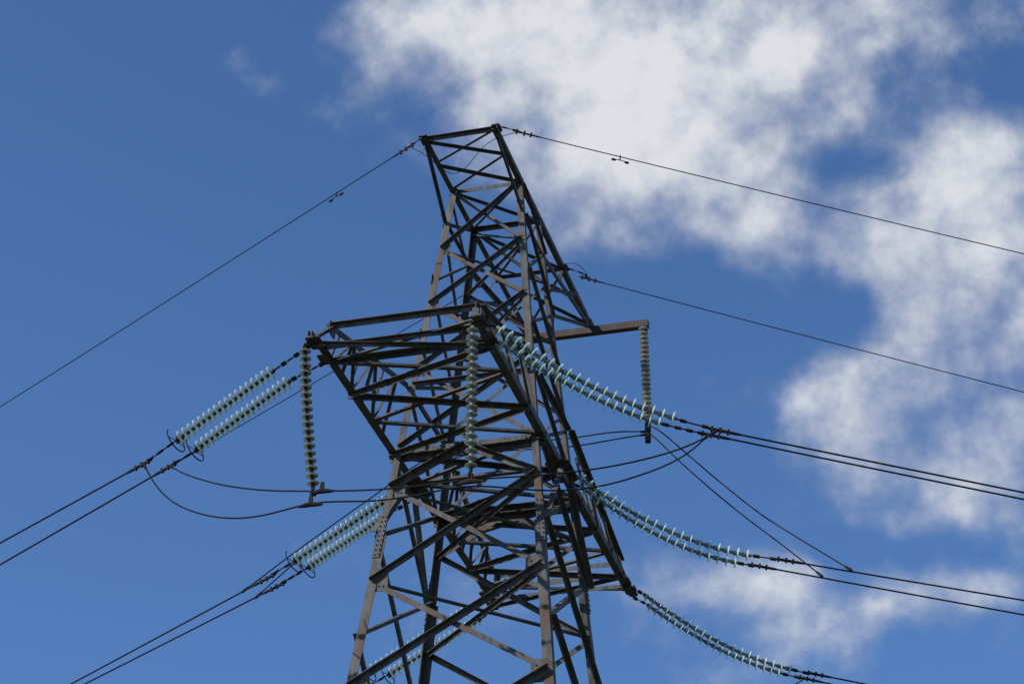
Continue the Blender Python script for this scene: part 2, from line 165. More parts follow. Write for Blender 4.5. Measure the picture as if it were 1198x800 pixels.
                  (16.37, -0.455, 21.874), (19.177, 0.679, 21.449), (22.28, 1.933, 20.987), (25.672, 3.304, 20.491), (29.347, 4.788, 19.965), (33.299, 6.385, 19.411), (37.524, 8.092, 18.833),
                  (42.017, 9.907, 18.234), (46.774, 11.829, 17.618), (51.792, 13.857, 16.989), (57.068, 15.988, 16.35), (62.598, 18.222, 15.704), (68.379, 20.558, 15.056), (74.409, 22.994, 14.409),
                  (80.685, 25.53, 13.768), (87.205, 28.164, 13.135), (93.966, 30.896, 12.517), (100.967, 33.724, 11.916), (108.205, 36.649, 11.337), (115.678, 39.668, 10.784),
                  (123.385, 42.782, 10.262), (131.324, 45.99, 9.775), (139.493, 49.29, 9.328), (147.89, 52.683, 8.926), (156.514, 56.167, 8.573), (165.364, 59.743, 8.275), (174.438, 63.409, 8.035),
                  (183.735, 67.165, 7.86), (193.253, 71.01, 7.754), (202.991, 74.945, 7.723), (212.947, 78.968, 7.772), (223.122, 83.078, 7.906), (233.513, 87.277, 8.13)]},
 'RN_B': {'links': [(4.848, -4.387, 23.933), (5.283, -4.212, 23.839), (5.703, -4.042, 23.763)],
          'pts': [(5.734, -4.029, 23.76), (6.046, -3.904, 23.709), (6.819, -3.591, 23.584), (7.985, -3.12, 23.395), (9.512, -2.503, 23.151), (11.38, -1.748, 22.854), (13.573, -0.862, 22.509),
                  (16.08, 0.151, 22.119), (18.891, 1.286, 21.689), (21.998, 2.542, 21.221), (25.395, 3.914, 20.718), (29.074, 5.401, 20.184), (33.032, 6.999, 19.622), (37.262, 8.709, 19.035),
                  (41.761, 10.526, 18.428), (46.525, 12.451, 17.803), (51.55, 14.481, 17.163), (56.832, 16.615, 16.513), (62.369, 18.853, 15.857), (68.158, 21.192, 15.198), (74.196, 23.631, 14.539),
                  (80.481, 26.17, 13.886), (87.009, 28.808, 13.241), (93.78, 31.543, 12.61), (100.79, 34.375, 11.995), (108.037, 37.304, 11.403), (115.521, 40.327, 10.836), (123.238, 43.445, 10.3),
                  (131.187, 46.657, 9.799), (139.367, 49.962, 9.337), (147.776, 53.359, 8.92), (156.412, 56.848, 8.552), (165.273, 60.428, 8.238), (174.359, 64.099, 7.983), (183.668, 67.861, 7.792),
                  (193.199, 71.711, 7.671), (202.95, 75.651, 7.623), (212.92, 79.679, 7.656), (223.108, 83.795, 7.773), (233.513, 87.999, 7.981)]}}
SUSP = {'S_B': {'bot': (2.292, 5.695, 29.474),
         'discs': [(2.188, 5.695, 32.537), (2.194, 5.695, 32.402), (2.2, 5.695, 32.267), (2.206, 5.695, 32.133), (2.212, 5.695, 31.998), (2.218, 5.695, 31.864), (2.223, 5.695, 31.729),
                   (2.229, 5.695, 31.595), (2.234, 5.695, 31.46), (2.239, 5.695, 31.326), (2.245, 5.695, 31.191), (2.249, 5.695, 31.056), (2.254, 5.695, 30.922), (2.259, 5.695, 30.787),
                   (2.264, 5.695, 30.653), (2.268, 5.695, 30.518), (2.272, 5.695, 30.383), (2.276, 5.695, 30.249), (2.281, 5.695, 30.114), (2.284, 5.695, 29.98)],
         'top': (2.189, 5.695, 32.714)},
 'S_L': {'bot': (-1.444, -6.375, 22.084),
         'discs': [(-1.864, -6.375, 25.368), (-1.851, -6.375, 25.201), (-1.836, -6.375, 25.035), (-1.821, -6.375, 24.868), (-1.805, -6.375, 24.702), (-1.788, -6.375, 24.535), (-1.77, -6.375, 24.369),
                   (-1.751, -6.375, 24.203), (-1.731, -6.375, 24.037), (-1.71, -6.375, 23.871), (-1.688, -6.375, 23.705), (-1.666, -6.375, 23.539), (-1.642, -6.375, 23.373), (-1.618, -6.375, 23.208),
                   (-1.593, -6.375, 23.043), (-1.567, -6.375, 22.877), (-1.54, -6.375, 22.712), (-1.512, -6.375, 22.547), (-1.483, -6.375, 22.382)],
         'top': (-1.84, -6.375, 25.523)},
 'S_R': {'bot': (1.662, -6.375, 22.072),
         'discs': [(1.596, -6.375, 25.361), (1.6, -6.375, 25.204), (1.603, -6.375, 25.047), (1.607, -6.375, 24.89), (1.611, -6.375, 24.733), (1.614, -6.375, 24.576), (1.618, -6.375, 24.419),
                   (1.622, -6.375, 24.263), (1.625, -6.375, 24.106), (1.629, -6.375, 23.949), (1.633, -6.375, 23.792), (1.637, -6.375, 23.635), (1.64, -6.375, 23.478), (1.644, -6.375, 23.321),
                   (1.648, -6.375, 23.164), (1.652, -6.375, 23.007), (1.656, -6.375, 22.85), (1.66, -6.375, 22.693), (1.664, -6.375, 22.536), (1.668, -6.375, 22.379)],
         'top': (1.606, -6.375, 25.575)}}
JUMP = {'BF': [(0.847, 2.975, 32.941), (0.9, 2.989, 32.952), (0.953, 3.003, 32.962), (1.006, 3.017, 32.967), (1.057, 3.031, 32.967), (1.106, 3.045, 32.957), (1.153, 3.059, 32.937), (1.198, 3.074, 32.91),
        (1.239, 3.088, 32.877), (1.275, 3.103, 32.839), (1.307, 3.118, 32.797), (1.334, 3.133, 32.751), (1.359, 3.149, 32.703), (1.382, 3.165, 32.654)],
 'BN': [(-1.238, -2.845, 32.718), (-1.149, -2.782, 32.697), (-1.06, -2.724, 32.667), (-0.971, -2.673, 32.622), (-0.885, -2.63, 32.563), (-0.802, -2.592, 32.493), (-0.723, -2.558, 32.415),
        (-0.644, -2.524, 32.336), (-0.565, -2.488, 32.262), (-0.484, -2.449, 32.201), (-0.4, -2.408, 32.162), (-0.316, -2.367, 32.153), (-0.232, -2.329, 32.177), (-0.151, -2.3, 32.229),
        (-0.072, -2.283, 32.301), (0.004, -2.281, 32.384), (0.079, -2.291, 32.47), (0.155, -2.311, 32.555), (0.234, -2.338, 32.634), (0.319, -2.37, 32.703), (0.411, -2.404, 32.76),
        (0.51, -2.439, 32.802), (0.614, -2.475, 32.828), (0.722, -2.512, 32.84), (0.832, -2.549, 32.841), (0.942, -2.586, 32.833), (1.052, -2.623, 32.819), (1.161, -2.661, 32.799),
        (1.269, -2.699, 32.774), (1.377, -2.737, 32.745)],
 'JF_A': [(-5.539, 6.677, 23.998), (-5.382, 6.661, 23.79), (-5.224, 6.645, 23.583), (-5.064, 6.629, 23.378), (-4.899, 6.614, 23.18), (-4.723, 6.599, 22.995), (-4.532, 6.585, 22.827),
          (-4.325, 6.572, 22.677), (-4.105, 6.56, 22.542), (-3.879, 6.548, 22.416), (-3.649, 6.536, 22.294), (-3.417, 6.525, 22.177), (-3.182, 6.515, 22.068), (-2.943, 6.505, 21.973),
          (-2.698, 6.498, 21.896), (-2.447, 6.492, 21.838), (-2.191, 6.487, 21.794), (-1.934, 6.483, 21.756), (-1.675, 6.479, 21.722), (-1.416, 6.476, 21.688), (-1.157, 6.472, 21.655),
          (-0.898, 6.468, 21.625), (-0.639, 6.465, 21.601), (-0.38, 6.463, 21.587), (-0.121, 6.461, 21.586), (0.139, 6.46, 21.595), (0.399, 6.46, 21.613), (0.659, 6.46, 21.634), (0.919, 6.46, 21.656),
          (1.179, 6.461, 21.68), (1.438, 6.464, 21.705), (1.695, 6.472, 21.737), (1.948, 6.49, 21.778), (2.196, 6.522, 21.834), (2.439, 6.568, 21.905), (2.678, 6.625, 21.987), (2.914, 6.688, 22.076),
          (3.149, 6.754, 22.167), (3.384, 6.82, 22.259), (3.618, 6.888, 22.352), (3.85, 6.957, 22.447), (4.076, 7.032, 22.549), (4.29, 7.117, 22.661), (4.492, 7.213, 22.786), (4.68, 7.321, 22.923),
          (4.859, 7.437, 23.07), (5.033, 7.557, 23.222), (5.205, 7.678, 23.375), (5.377, 7.801, 23.529), (5.549, 7.923, 23.683)],
 'JM_A': [(-5.846, 0.749, 23.848), (-5.729, 0.879, 24.042), (-5.611, 1.009, 24.235), (-5.493, 1.138, 24.428), (-5.375, 1.267, 24.621), (-5.255, 1.396, 24.813), (-5.132, 1.522, 25.004),
          (-5.005, 1.648, 25.195), (-4.876, 1.771, 25.384), (-4.744, 1.894, 25.572), (-4.612, 2.017, 25.76), (-4.482, 2.141, 25.948), (-4.355, 2.269, 26.136), (-4.234, 2.403, 26.324),
          (-4.119, 2.541, 26.511), (-4.008, 2.684, 26.699), (-3.901, 2.83, 26.886), (-3.796, 2.978, 27.073), (-3.695, 3.127, 27.261), (-3.599, 3.278, 27.449), (-3.509, 3.433, 27.639),
          (-3.424, 3.589, 27.829), (-3.342, 3.747, 28.019), (-3.259, 3.906, 28.207), (-3.17, 4.066, 28.391), (-3.073, 4.228, 28.569), (-2.965, 4.391, 28.738), (-2.847, 4.555, 28.9),
          (-2.72, 4.718, 29.055), (-2.583, 4.877, 29.2), (-2.431, 5.025, 29.328), (-2.255, 5.154, 29.43), (-2.052, 5.262, 29.501), (-1.826, 5.351, 29.546), (-1.584, 5.427, 29.574),
          (-1.336, 5.492, 29.593), (-1.083, 5.547, 29.605), (-0.828, 5.587, 29.61), (-0.571, 5.614, 29.609), (-0.313, 5.628, 29.604), (-0.053, 5.636, 29.597), (0.207, 5.642, 29.592),
          (0.467, 5.647, 29.594), (0.726, 5.652, 29.604), (0.985, 5.659, 29.619), (1.243, 5.665, 29.631), (1.5, 5.672, 29.631), (1.758, 5.68, 29.616), (2.015, 5.687, 29.586), (2.271, 5.695, 29.549)],
 'JM_B': [(-5.832, 1.46, 24.025), (-5.717, 1.561, 24.219), (-5.602, 1.662, 24.414), (-5.485, 1.763, 24.607), (-5.365, 1.862, 24.799), (-5.24, 1.96, 24.988), (-5.107, 2.054, 25.174),
          (-4.966, 2.145, 25.355), (-4.82, 2.234, 25.533), (-4.671, 2.322, 25.709), (-4.523, 2.413, 25.885), (-4.379, 2.509, 26.06), (-4.244, 2.614, 26.237), (-4.118, 2.729, 26.413),
          (-3.999, 2.853, 26.59), (-3.887, 2.983, 26.768), (-3.777, 3.116, 26.945), (-3.671, 3.251, 27.123), (-3.57, 3.39, 27.3), (-3.475, 3.533, 27.478), (-3.387, 3.68, 27.655),
          (-3.302, 3.831, 27.833), (-3.218, 3.982, 28.009), (-3.131, 4.135, 28.182), (-3.037, 4.289, 28.35), (-2.934, 4.444, 28.51), (-2.82, 4.599, 28.663), (-2.697, 4.755, 28.809),
          (-2.567, 4.908, 28.948), (-2.427, 5.055, 29.077), (-2.269, 5.189, 29.187), (-2.089, 5.305, 29.273), (-1.887, 5.403, 29.335), (-1.667, 5.487, 29.377), (-1.436, 5.56, 29.407),
          (-1.2, 5.622, 29.428), (-0.961, 5.672, 29.441), (-0.719, 5.707, 29.445), (-0.474, 5.729, 29.442), (-0.228, 5.743, 29.435), (0.018, 5.753, 29.427), (0.265, 5.762, 29.423),
          (0.511, 5.771, 29.428), (0.757, 5.782, 29.443), (1.002, 5.794, 29.466), (1.248, 5.808, 29.492), (1.493, 5.821, 29.518), (1.739, 5.836, 29.54), (1.985, 5.85, 29.558),
          (2.232, 5.865, 29.574)],
 'JM_C': [(2.293, 5.695, 29.522), (2.375, 5.549, 29.396), (2.458, 5.406, 29.269), (2.545, 5.273, 29.136), (2.638, 5.153, 28.996), (2.736, 5.045, 28.848), (2.839, 4.948, 28.695),
          (2.944, 4.857, 28.539), (3.051, 4.77, 28.381), (3.161, 4.687, 28.223), (3.274, 4.607, 28.065), (3.39, 4.532, 27.907), (3.509, 4.461, 27.749), (3.629, 4.392, 27.592), (3.75, 4.324, 27.434),
          (3.872, 4.255, 27.277), (3.993, 4.186, 27.12), (4.114, 4.116, 26.964), (4.236, 4.043, 26.809), (4.357, 3.967, 26.655), (4.478, 3.889, 26.502), (4.599, 3.809, 26.35), (4.72, 3.729, 26.198),
          (4.841, 3.649, 26.047), (4.964, 3.57, 25.896), (5.088, 3.492, 25.745), (5.213, 3.414, 25.596), (5.339, 3.336, 25.447), (5.466, 3.259, 25.298), (5.593, 3.183, 25.149), (5.72, 3.106, 25.001),
          (5.847, 3.03, 24.851), (5.973, 2.954, 24.702), (6.099, 2.879, 24.551), (6.225, 2.804, 24.401), (6.351, 2.729, 24.25), (6.476, 2.655, 24.099), (6.602, 2.58, 23.947), (6.727, 2.506, 23.796),
          (6.852, 2.431, 23.645)],
 'JM_D': [(2.315, 5.695, 29.711), (2.41, 5.525, 29.588), (2.507, 5.361, 29.461), (2.609, 5.207, 29.328), (2.716, 5.068, 29.184), (2.829, 4.944, 29.031), (2.947, 4.832, 28.87), (3.068, 4.727, 28.704),
          (3.191, 4.627, 28.537), (3.315, 4.53, 28.368), (3.442, 4.437, 28.198), (3.57, 4.349, 28.028), (3.7, 4.264, 27.857), (3.831, 4.18, 27.686), (3.963, 4.098, 27.515), (4.094, 4.016, 27.344),
          (4.227, 3.934, 27.173), (4.361, 3.853, 27.002), (4.496, 3.773, 26.833), (4.632, 3.693, 26.664), (4.769, 3.614, 26.495), (4.906, 3.535, 26.327), (5.043, 3.456, 26.159),
          (5.181, 3.375, 25.992), (5.32, 3.293, 25.827), (5.46, 3.208, 25.664), (5.602, 3.119, 25.505), (5.745, 3.027, 25.348), (5.888, 2.934, 25.193), (6.033, 2.84, 25.039), (6.178, 2.748, 24.885),
          (6.325, 2.657, 24.732), (6.474, 2.57, 24.578), (6.624, 2.485, 24.425), (6.776, 2.402, 24.272), (6.929, 2.32, 24.119), (7.082, 2.239, 23.966), (7.235, 2.158, 23.813), (7.388, 2.077, 23.66),
          (7.542, 1.995, 23.507)],
 'JN_A': [(-5.606, -5.333, 23.84), (-5.487, -5.393, 23.651), (-5.364, -5.453, 23.463), (-5.237, -5.513, 23.279), (-5.101, -5.572, 23.102), (-4.954, -5.631, 22.935), (-4.797, -5.688, 22.778),
          (-4.627, -5.743, 22.633), (-4.446, -5.796, 22.501), (-4.256, -5.848, 22.381), (-4.059, -5.897, 22.273), (-3.854, -5.944, 22.177), (-3.645, -5.991, 22.092), (-3.431, -6.037, 22.02),
          (-3.213, -6.084, 21.962), (-2.992, -6.13, 21.917), (-2.769, -6.177, 21.887), (-2.544, -6.223, 21.872), (-2.318, -6.266, 21.873), (-2.092, -6.302, 21.886), (-1.865, -6.331, 21.907),
          (-1.638, -6.351, 21.927), (-1.41, -6.363, 21.935), (-1.182, -6.37, 21.928), (-0.953, -6.374, 21.908), (-0.723, -6.375, 21.882), (-0.493, -6.375, 21.858), (-0.262, -6.375, 21.84),
          (-0.031, -6.375, 21.831), (0.201, -6.375, 21.832), (0.432, -6.375, 21.843), (0.663, -6.375, 21.86), (0.894, -6.374, 21.882), (1.124, -6.373, 21.904), (1.354, -6.368, 21.922),
          (1.583, -6.358, 21.928), (1.81, -6.339, 21.92), (2.035, -6.311, 21.898), (2.259, -6.271, 21.872), (2.48, -6.217, 21.851), (2.698, -6.148, 21.84), (2.912, -6.067, 21.842),
          (3.122, -5.976, 21.856), (3.327, -5.877, 21.885), (3.527, -5.772, 21.929), (3.721, -5.664, 21.988), (3.911, -5.555, 22.059), (4.099, -5.448, 22.142), (4.284, -5.343, 22.233),
          (4.466, -5.239, 22.331), (4.644, -5.135, 22.436), (4.816, -5.028, 22.547), (4.979, -4.917, 22.666), (5.128, -4.801, 22.795), (5.262, -4.679, 22.934), (5.379, -4.552, 23.084),
          (5.481, -4.423, 23.244), (5.572, -4.291, 23.411), (5.655, -4.16, 23.582), (5.734, -4.029, 23.757)],
 'JN_B': [(-5.333, -4.684, 24.098), (-5.189, -4.785, 23.973), (-5.043, -4.883, 23.85), (-4.891, -4.975, 23.731), (-4.731, -5.06, 23.618), (-4.562, -5.136, 23.511), (-4.387, -5.205, 23.409),
          (-4.208, -5.271, 23.31), (-4.027, -5.336, 23.214), (-3.843, -5.401, 23.122), (-3.657, -5.465, 23.036), (-3.468, -5.53, 22.954), (-3.278, -5.594, 22.876), (-3.087, -5.659, 22.8),
          (-2.894, -5.722, 22.728), (-2.699, -5.783, 22.66), (-2.502, -5.843, 22.597), (-2.303, -5.9, 22.539), (-2.103, -5.956, 22.483), (-1.901, -6.009, 22.431), (-1.697, -6.055, 22.382),
          (-1.491, -6.093, 22.339), (-1.283, -6.12, 22.302), (-1.071, -6.138, 22.271), (-0.858, -6.15, 22.243), (-0.644, -6.159, 22.218), (-0.43, -6.168, 22.196), (-0.216, -6.178, 22.176),
          (-0.001, -6.188, 22.161), (0.214, -6.2, 22.15), (0.429, -6.211, 22.142), (0.644, -6.223, 22.135), (0.859, -6.235, 22.131), (1.074, -6.245, 22.128), (1.289, -6.251, 22.126),
          (1.503, -6.249, 22.127), (1.716, -6.235, 22.13), (1.928, -6.208, 22.135), (2.139, -6.171, 22.143), (2.348, -6.126, 22.154), (2.556, -6.075, 22.169), (2.762, -6.018, 22.189),
          (2.965, -5.954, 22.217), (3.165, -5.883, 22.25), (3.362, -5.807, 22.29), (3.556, -5.726, 22.335), (3.747, -5.643, 22.386), (3.938, -5.56, 22.44), (4.13, -5.482, 22.496),
          (4.324, -5.41, 22.554), (4.52, -5.343, 22.614), (4.715, -5.278, 22.677), (4.907, -5.212, 22.745), (5.095, -5.143, 22.821), (5.278, -5.07, 22.906), (5.451, -4.993, 23.002),
          (5.614, -4.909, 23.109), (5.764, -4.82, 23.229), (5.904, -4.726, 23.359), (6.038, -4.629, 23.495)]}

# ------------------------------------------------------------------ camera
cam = bpy.data.cameras.new("camera"); co = bpy.data.objects.new("camera", cam); COL.objects.link(co)
Rv, Uv, Fv = Vector(CAM['R']), Vector(CAM['U']), Vector(CAM['F'])
m = Matrix((Rv, Uv, -Fv)).transposed().to_4x4(); m.translation = Vector(CAM['loc']); co.matrix_world = m
cam.sensor_width = 36; cam.lens = CAM['lens']; cam.clip_start = .5; cam.clip_end = 6000
SC.camera = co
# ------------------------------------------------------------------ light
SUN_DIR = Vector((-.59, -.54, .61)).normalized()          # towards the sun
sl = bpy.data.lights.new("sun", 'SUN'); sl.energy = 4.4; sl.angle = math.radians(.53); sl.color = (1, .97, .93)
so = bpy.data.objects.new("sun", sl); COL.objects.link(so); so.location = (-30, -40, 60)
so.rotation_euler = (-SUN_DIR).to_track_quat('-Z', 'Y').to_euler()
SC.view_settings.view_transform = 'Standard'; SC.view_settings.look = 'None'
SC.view_settings.exposure = 0; SC.view_settings.gamma = 1; SC.view_settings.use_curve_mapping = False
SC.cycles.max_bounces = 6; SC.cycles.transparent_max_bounces = 8
# ------------------------------------------------------------------ sky with a broken cloud layer
world = bpy.data.worlds.new("World"); SC.world = world; world.use_nodes = True
nt = world.node_tree; N = nt.nodes; Lk = nt.links; N.clear()
def node(t, **kw):
    n = N.new(t)
    for k, v in kw.items(): setattr(n, k, v)
    return n
def setin(n, i, v):
    if isinstance(v, bpy.types.NodeSocket): Lk.new(v, n.inputs[i])
    else: n.inputs[i].default_value = v
def math_(op, a, b=None, c=None, clamp=False):
    n = node('ShaderNodeMath', operation=op, use_clamp=clamp)
    setin(n, 0, a)
    if b is not None: setin(n, 1, b)
    if c is not None: setin(n, 2, c)
    return n.outputs[0]
def vmath(op, a, b=None, out=0):
    n = node('ShaderNodeVectorMath', operation=op); setin(n, 0, a)
    if b is not None: setin(n, 1, b)
    return n.outputs[out]
def smooth(v, a, b, lo=0., hi=1.):
    n = node('ShaderNodeMapRange', interpolation_type='SMOOTHSTEP'); setin(n, 0, v)
    for i, x in enumerate((a, b, lo, hi)): n.inputs[i+1].default_value = x
    return n.outputs[0]
def noise(vec, scale, detail=6, rough=.55, dist=0., col=False):
    n = node('ShaderNodeTexNoise'); setin(n, 'Vector', vec)
    n.inputs['Scale'].default_value = scale; n.inputs['Detail'].default_value = detail
    n.inputs['Roughness'].default_value = rough; n.inputs['Distortion'].default_value = dist
    return n.outputs['Color' if col else 'Fac']
sky = node('ShaderNodeTexSky', sky_type='NISHITA', sun_disc=False)
sky.sun_elevation = math.asin(SUN_DIR.z); sky.sun_rotation = math.atan2(SUN_DIR.x, SUN_DIR.y)
sky.altitude = 0; sky.air_density = 1.0; sky.dust_density = 0; sky.ozone_density = 10.0
SKY_STRENGTH = .138
tc = node('ShaderNodeTexCoord'); D0 = tc.outputs['Generated']
warp = vmath('SUBTRACT', noise(D0, 9, 4, .6, col=True), (.5, .5, .5))
w2 = node('ShaderNodeVectorMath', operation='SCALE'); Lk.new(warp, w2.inputs[0]); w2.inputs['Scale'].default_value = .05
D = vmath('ADD', D0, w2.outputs[0])
FPX = CAM['lens'] / 36 * 1198
CLOUDS = [  # bearing of each cloud bank: (offset east, offset down, half width, half height, tilt, weight)
(475,55,120,80,12,.8),(560,30,130,90,12,.5),(660,80,190,130,20,.8),(800,60,230,140,0,1.0),(950,40,170,95,0,.8),(670,200,150,95,20,.75),(830,215,220,80,5,.72),(960,262,160,60,12,.6),(1070,262,130,80,12,.55),
(1150,190,120,110,0,.95),(1130,330,140,110,0,.58),(1060,420,150,90,20,.42),(1000,490,150,80,15,.5),(1160,590,120,90,0,.75),(1190,440,90,120,0,.42),(1100,500,150,90,0,.34),(1050,10,150,60,0,.6),(1180,20,90,50,0,.45),
(925,728,80,58,5,.62),(1035,718,46,52,0,.62),(1125,702,58,40,10,.66),(520,500,130,180,0,-.45),(840,692,80,55,0,.32),(765,675,90,60,20,.3),(310,95,75,34,25,.36),(270,45,40,25,0,.3),(500,195,50,30,10,.25),(1020,630,65,24,-10,.45),(950,775,80,30,0,.3),(1190,770,60,30,0,.35),
(985,195,70,40,10,-.5),(1105,85,130,48,12,-.6),(1045,150,50,60,0,-.25),(700,240,80,36,10,-.4),(740,370,220,70,0,-.4),(870,370,130,60,0,-.4),(790,560,150,70,0,-.35),(470,310,120,120,0,-.35),(1085,642,130,34,0,-.5),(985,690,22,50,0,-.3),(1000,330,50,30,20,-.15),(150,400,250,500,0,-.35),(0,130,120,150,0,-.7),(370,540,130,110,0,-.6)

]
acc = None
for cx, cy, a, b, tilt, wgt in CLOUDS:
    f = (Fv * FPX + Rv * (cx-599) - Uv * (cy-400)).normalized()
    r = (Rv - f * Rv.dot(f)).normalized(); u = f.cross(r)
    t = math.radians(tilt); r, u = r*math.cos(t) + u*math.sin(t), u*math.cos(t) - r*math.sin(t)
    p = vmath('DOT_PRODUCT', D, tuple(r * FPX / a), 1); q = vmath('DOT_PRODUCT', D, tuple(u * FPX / b), 1)
    d2 = math_('ADD', math_('MULTIPLY', p, p), math_('MULTIPLY', q, q))
    wv = smooth(math_('SQRT', d2), 0, 1.55, wgt, 0.)
    acc = wv if acc is None else math_('ADD', acc, wv)
SUNWARD = tuple((Rv*-.65 + Uv*.76) * .013)
def puffs(vec):
    a = math_('MULTIPLY', math_('SUBTRACT', noise(vec, 12, 9, .54), .5), 1.8)
    return math_('ADD', a, math_('MULTIPLY', math_('SUBTRACT', noise(vec, 32, 9, .56), .5), 1.75))
n3 = noise(D0, 6, 5, .5)
core = math_('SMOOTH_MIN', acc, .82, .45)
pf = puffs(D0)
dens = math_('ADD', math_('ADD', core, pf), math_('MULTIPLY', smooth(acc, 1.0, 2.2), .55))
alpha = smooth(dens, .08, 1.48, 0., .95)
lit = math_('SUBTRACT', pf, puffs(vmath('ADD', D0, SUNWARD)))  # sun-side relief of the puffs, painted into the cloud colour along with thickness
thick_lit = math_('ADD', smooth(math_('ADD', dens, math_('MULTIPLY', math_('SUBTRACT', n3, .5), .9)), .2, 1.6), math_('MULTIPLY', lit, .5), clamp=True)
def rgbmix(fac, a, b):
    n = node('ShaderNodeMix', data_type='RGBA'); setin(n, 0, fac)
    for i, v in ((6, a), (7, b)):
        if isinstance(v, bpy.types.NodeSocket): Lk.new(v, n.inputs[i])
        else: n.inputs[i].default_value = (*v, 1)
    return n.outputs[2]
k = 1 / SKY_STRENGTH
cloudcol = rgbmix(thick_lit, (.42*k, .47*k, .59*k), (.76*k, .78*k, .81*k))
mixed = rgbmix(alpha, sky.outputs[0], cloudcol)
bg = node('ShaderNodeBackground'); Lk.new(mixed, bg.inputs[0]); bg.inputs[1].default_value = SKY_STRENGTH
wo = node('ShaderNodeOutputWorld'); Lk.new(bg.outputs[0], wo.inputs[0])
world.cycles.sampling_method = 'MANUAL'; world.cycles.sample_map_resolution = 512
# ------------------------------------------------------------------ materials
def newmat(name):
    mt = bpy.data.materials.new(name); mt.use_nodes = True
    return mt, mt.node_tree.nodes, mt.node_tree.links, mt.node_tree.nodes['Principled BSDF']
def steel(name, c1, c2, rust, rough=.7, rust_at=.53, metal=.1, spec=.4):
    mt, n, l, b = newmat(name)
    t = n.new('ShaderNodeTexCoord'); oi = n.new('ShaderNodeObjectInfo')
    ad = n.new('ShaderNodeVectorMath'); ad.operation = 'ADD'
    mp = n.new('ShaderNodeMapping'); mp.inputs['Scale'].default_value = (2.6, 2.6, .7); l.new(t.outputs['Object'], mp.inputs[0])
    l.new(mp.outputs[0], ad.inputs[0]); sc_ = n.new('ShaderNodeMath'); sc_.operation = 'MULTIPLY'; sc_.inputs[1].default_value = 37; l.new(oi.outputs['Random'], sc_.inputs[0]); l.new(sc_.outputs[0], ad.inputs[1])
    na = n.new('ShaderNodeTexNoise'); na.inputs['Scale'].default_value = 2.2; na.inputs['Detail'].default_value = 8; na.inputs['Roughness'].default_value = .72
    nb = n.new('ShaderNodeTexNoise'); nb.inputs['Scale'].default_value = 1.1; nb.inputs['Detail'].default_value = 6; nb.inputs['Roughness'].default_value = .7
    nc = n.new('ShaderNodeTexNoise'); nc.inputs['Scale'].default_value = 30; nc.inputs['Detail'].default_value = 4
    for x in (na, nb, nc): l.new(ad.outputs[0], x.inputs['Vector'])
    r1 = n.new('ShaderNodeMapRange'); r1.inputs[1].default_value = .40; r1.inputs[2].default_value = .62; l.new(na.outputs['Fac'], r1.inputs[0])
    m1 = n.new('ShaderNodeMix'); m1.data_type = 'RGBA'; l.new(r1.outputs[0], m1.inputs[0]); m1.inputs[6].default_value = (*c1, 1); m1.inputs[7].default_value = (*c2, 1)
    sm = n.new('ShaderNodeMath'); sm.operation = 'MULTIPLY_ADD'; l.new(oi.outputs['Random'], sm.inputs[0]); sm.inputs[1].default_value = .10; l.new(nb.outputs['Fac'], sm.inputs[2])
    r2 = n.new('ShaderNodeMapRange'); r2.interpolation_type = 'SMOOTHSTEP'; r2.inputs[1].default_value = rust_at; r2.inputs[2].default_value = rust_at+.14; l.new(sm.outputs[0], r2.inputs[0])
    m2 = n.new('ShaderNodeMix'); m2.data_type = 'RGBA'; l.new(r2.outputs[0], m2.inputs[0]); l.new(m1.outputs[2], m2.inputs[6]); m2.inputs[7].default_value = (*rust, 1)
    l.new(m2.outputs[2], b.inputs['Base Color']); b.inputs['Roughness'].default_value = rough; b.inputs['Metallic'].default_value = metal; b.inputs['Specular IOR Level'].default_value = spec
    bp = n.new('ShaderNodeBump'); bp.inputs['Strength'].default_value = .25; bp.inputs['Distance'].default_value = .01
    l.new(nc.outputs['Fac'], bp.inputs['Height']); l.new(bp.outputs[0], b.inputs['Normal'])
    return mt
M_STEEL = steel('weathered_steel', (.052, .047, .041), (.142, .139, .132), (.085, .052, .032))
M_RUSTY = steel('rust_brown_steel', (.045, .036, .029), (.085, .07, .058), (.07, .036, .02))
M_HARD = steel('line_hardware', (.016, .014, .013), (.04, .035, .032), (.045, .02, .012), .8, .55, .0, .15)
M_CAP = steel('galvanised_cap', (.13, .15, .14), (.24, .26, .245), (.10, .08, .06), .6, .60, .1)
M_WIRE = steel('aluminium_conductor', (.014, .014, .015), (.028, .028, .029), (.02, .018, .016), .85, .9, 0, .1)
M_CAPD = steel('shaded_cap', (.035, .04, .036), (.075, .082, .074), (.07, .045, .03), .6, .62, .1)  # darker cap for the left strings: their shaded underside is put into the colour
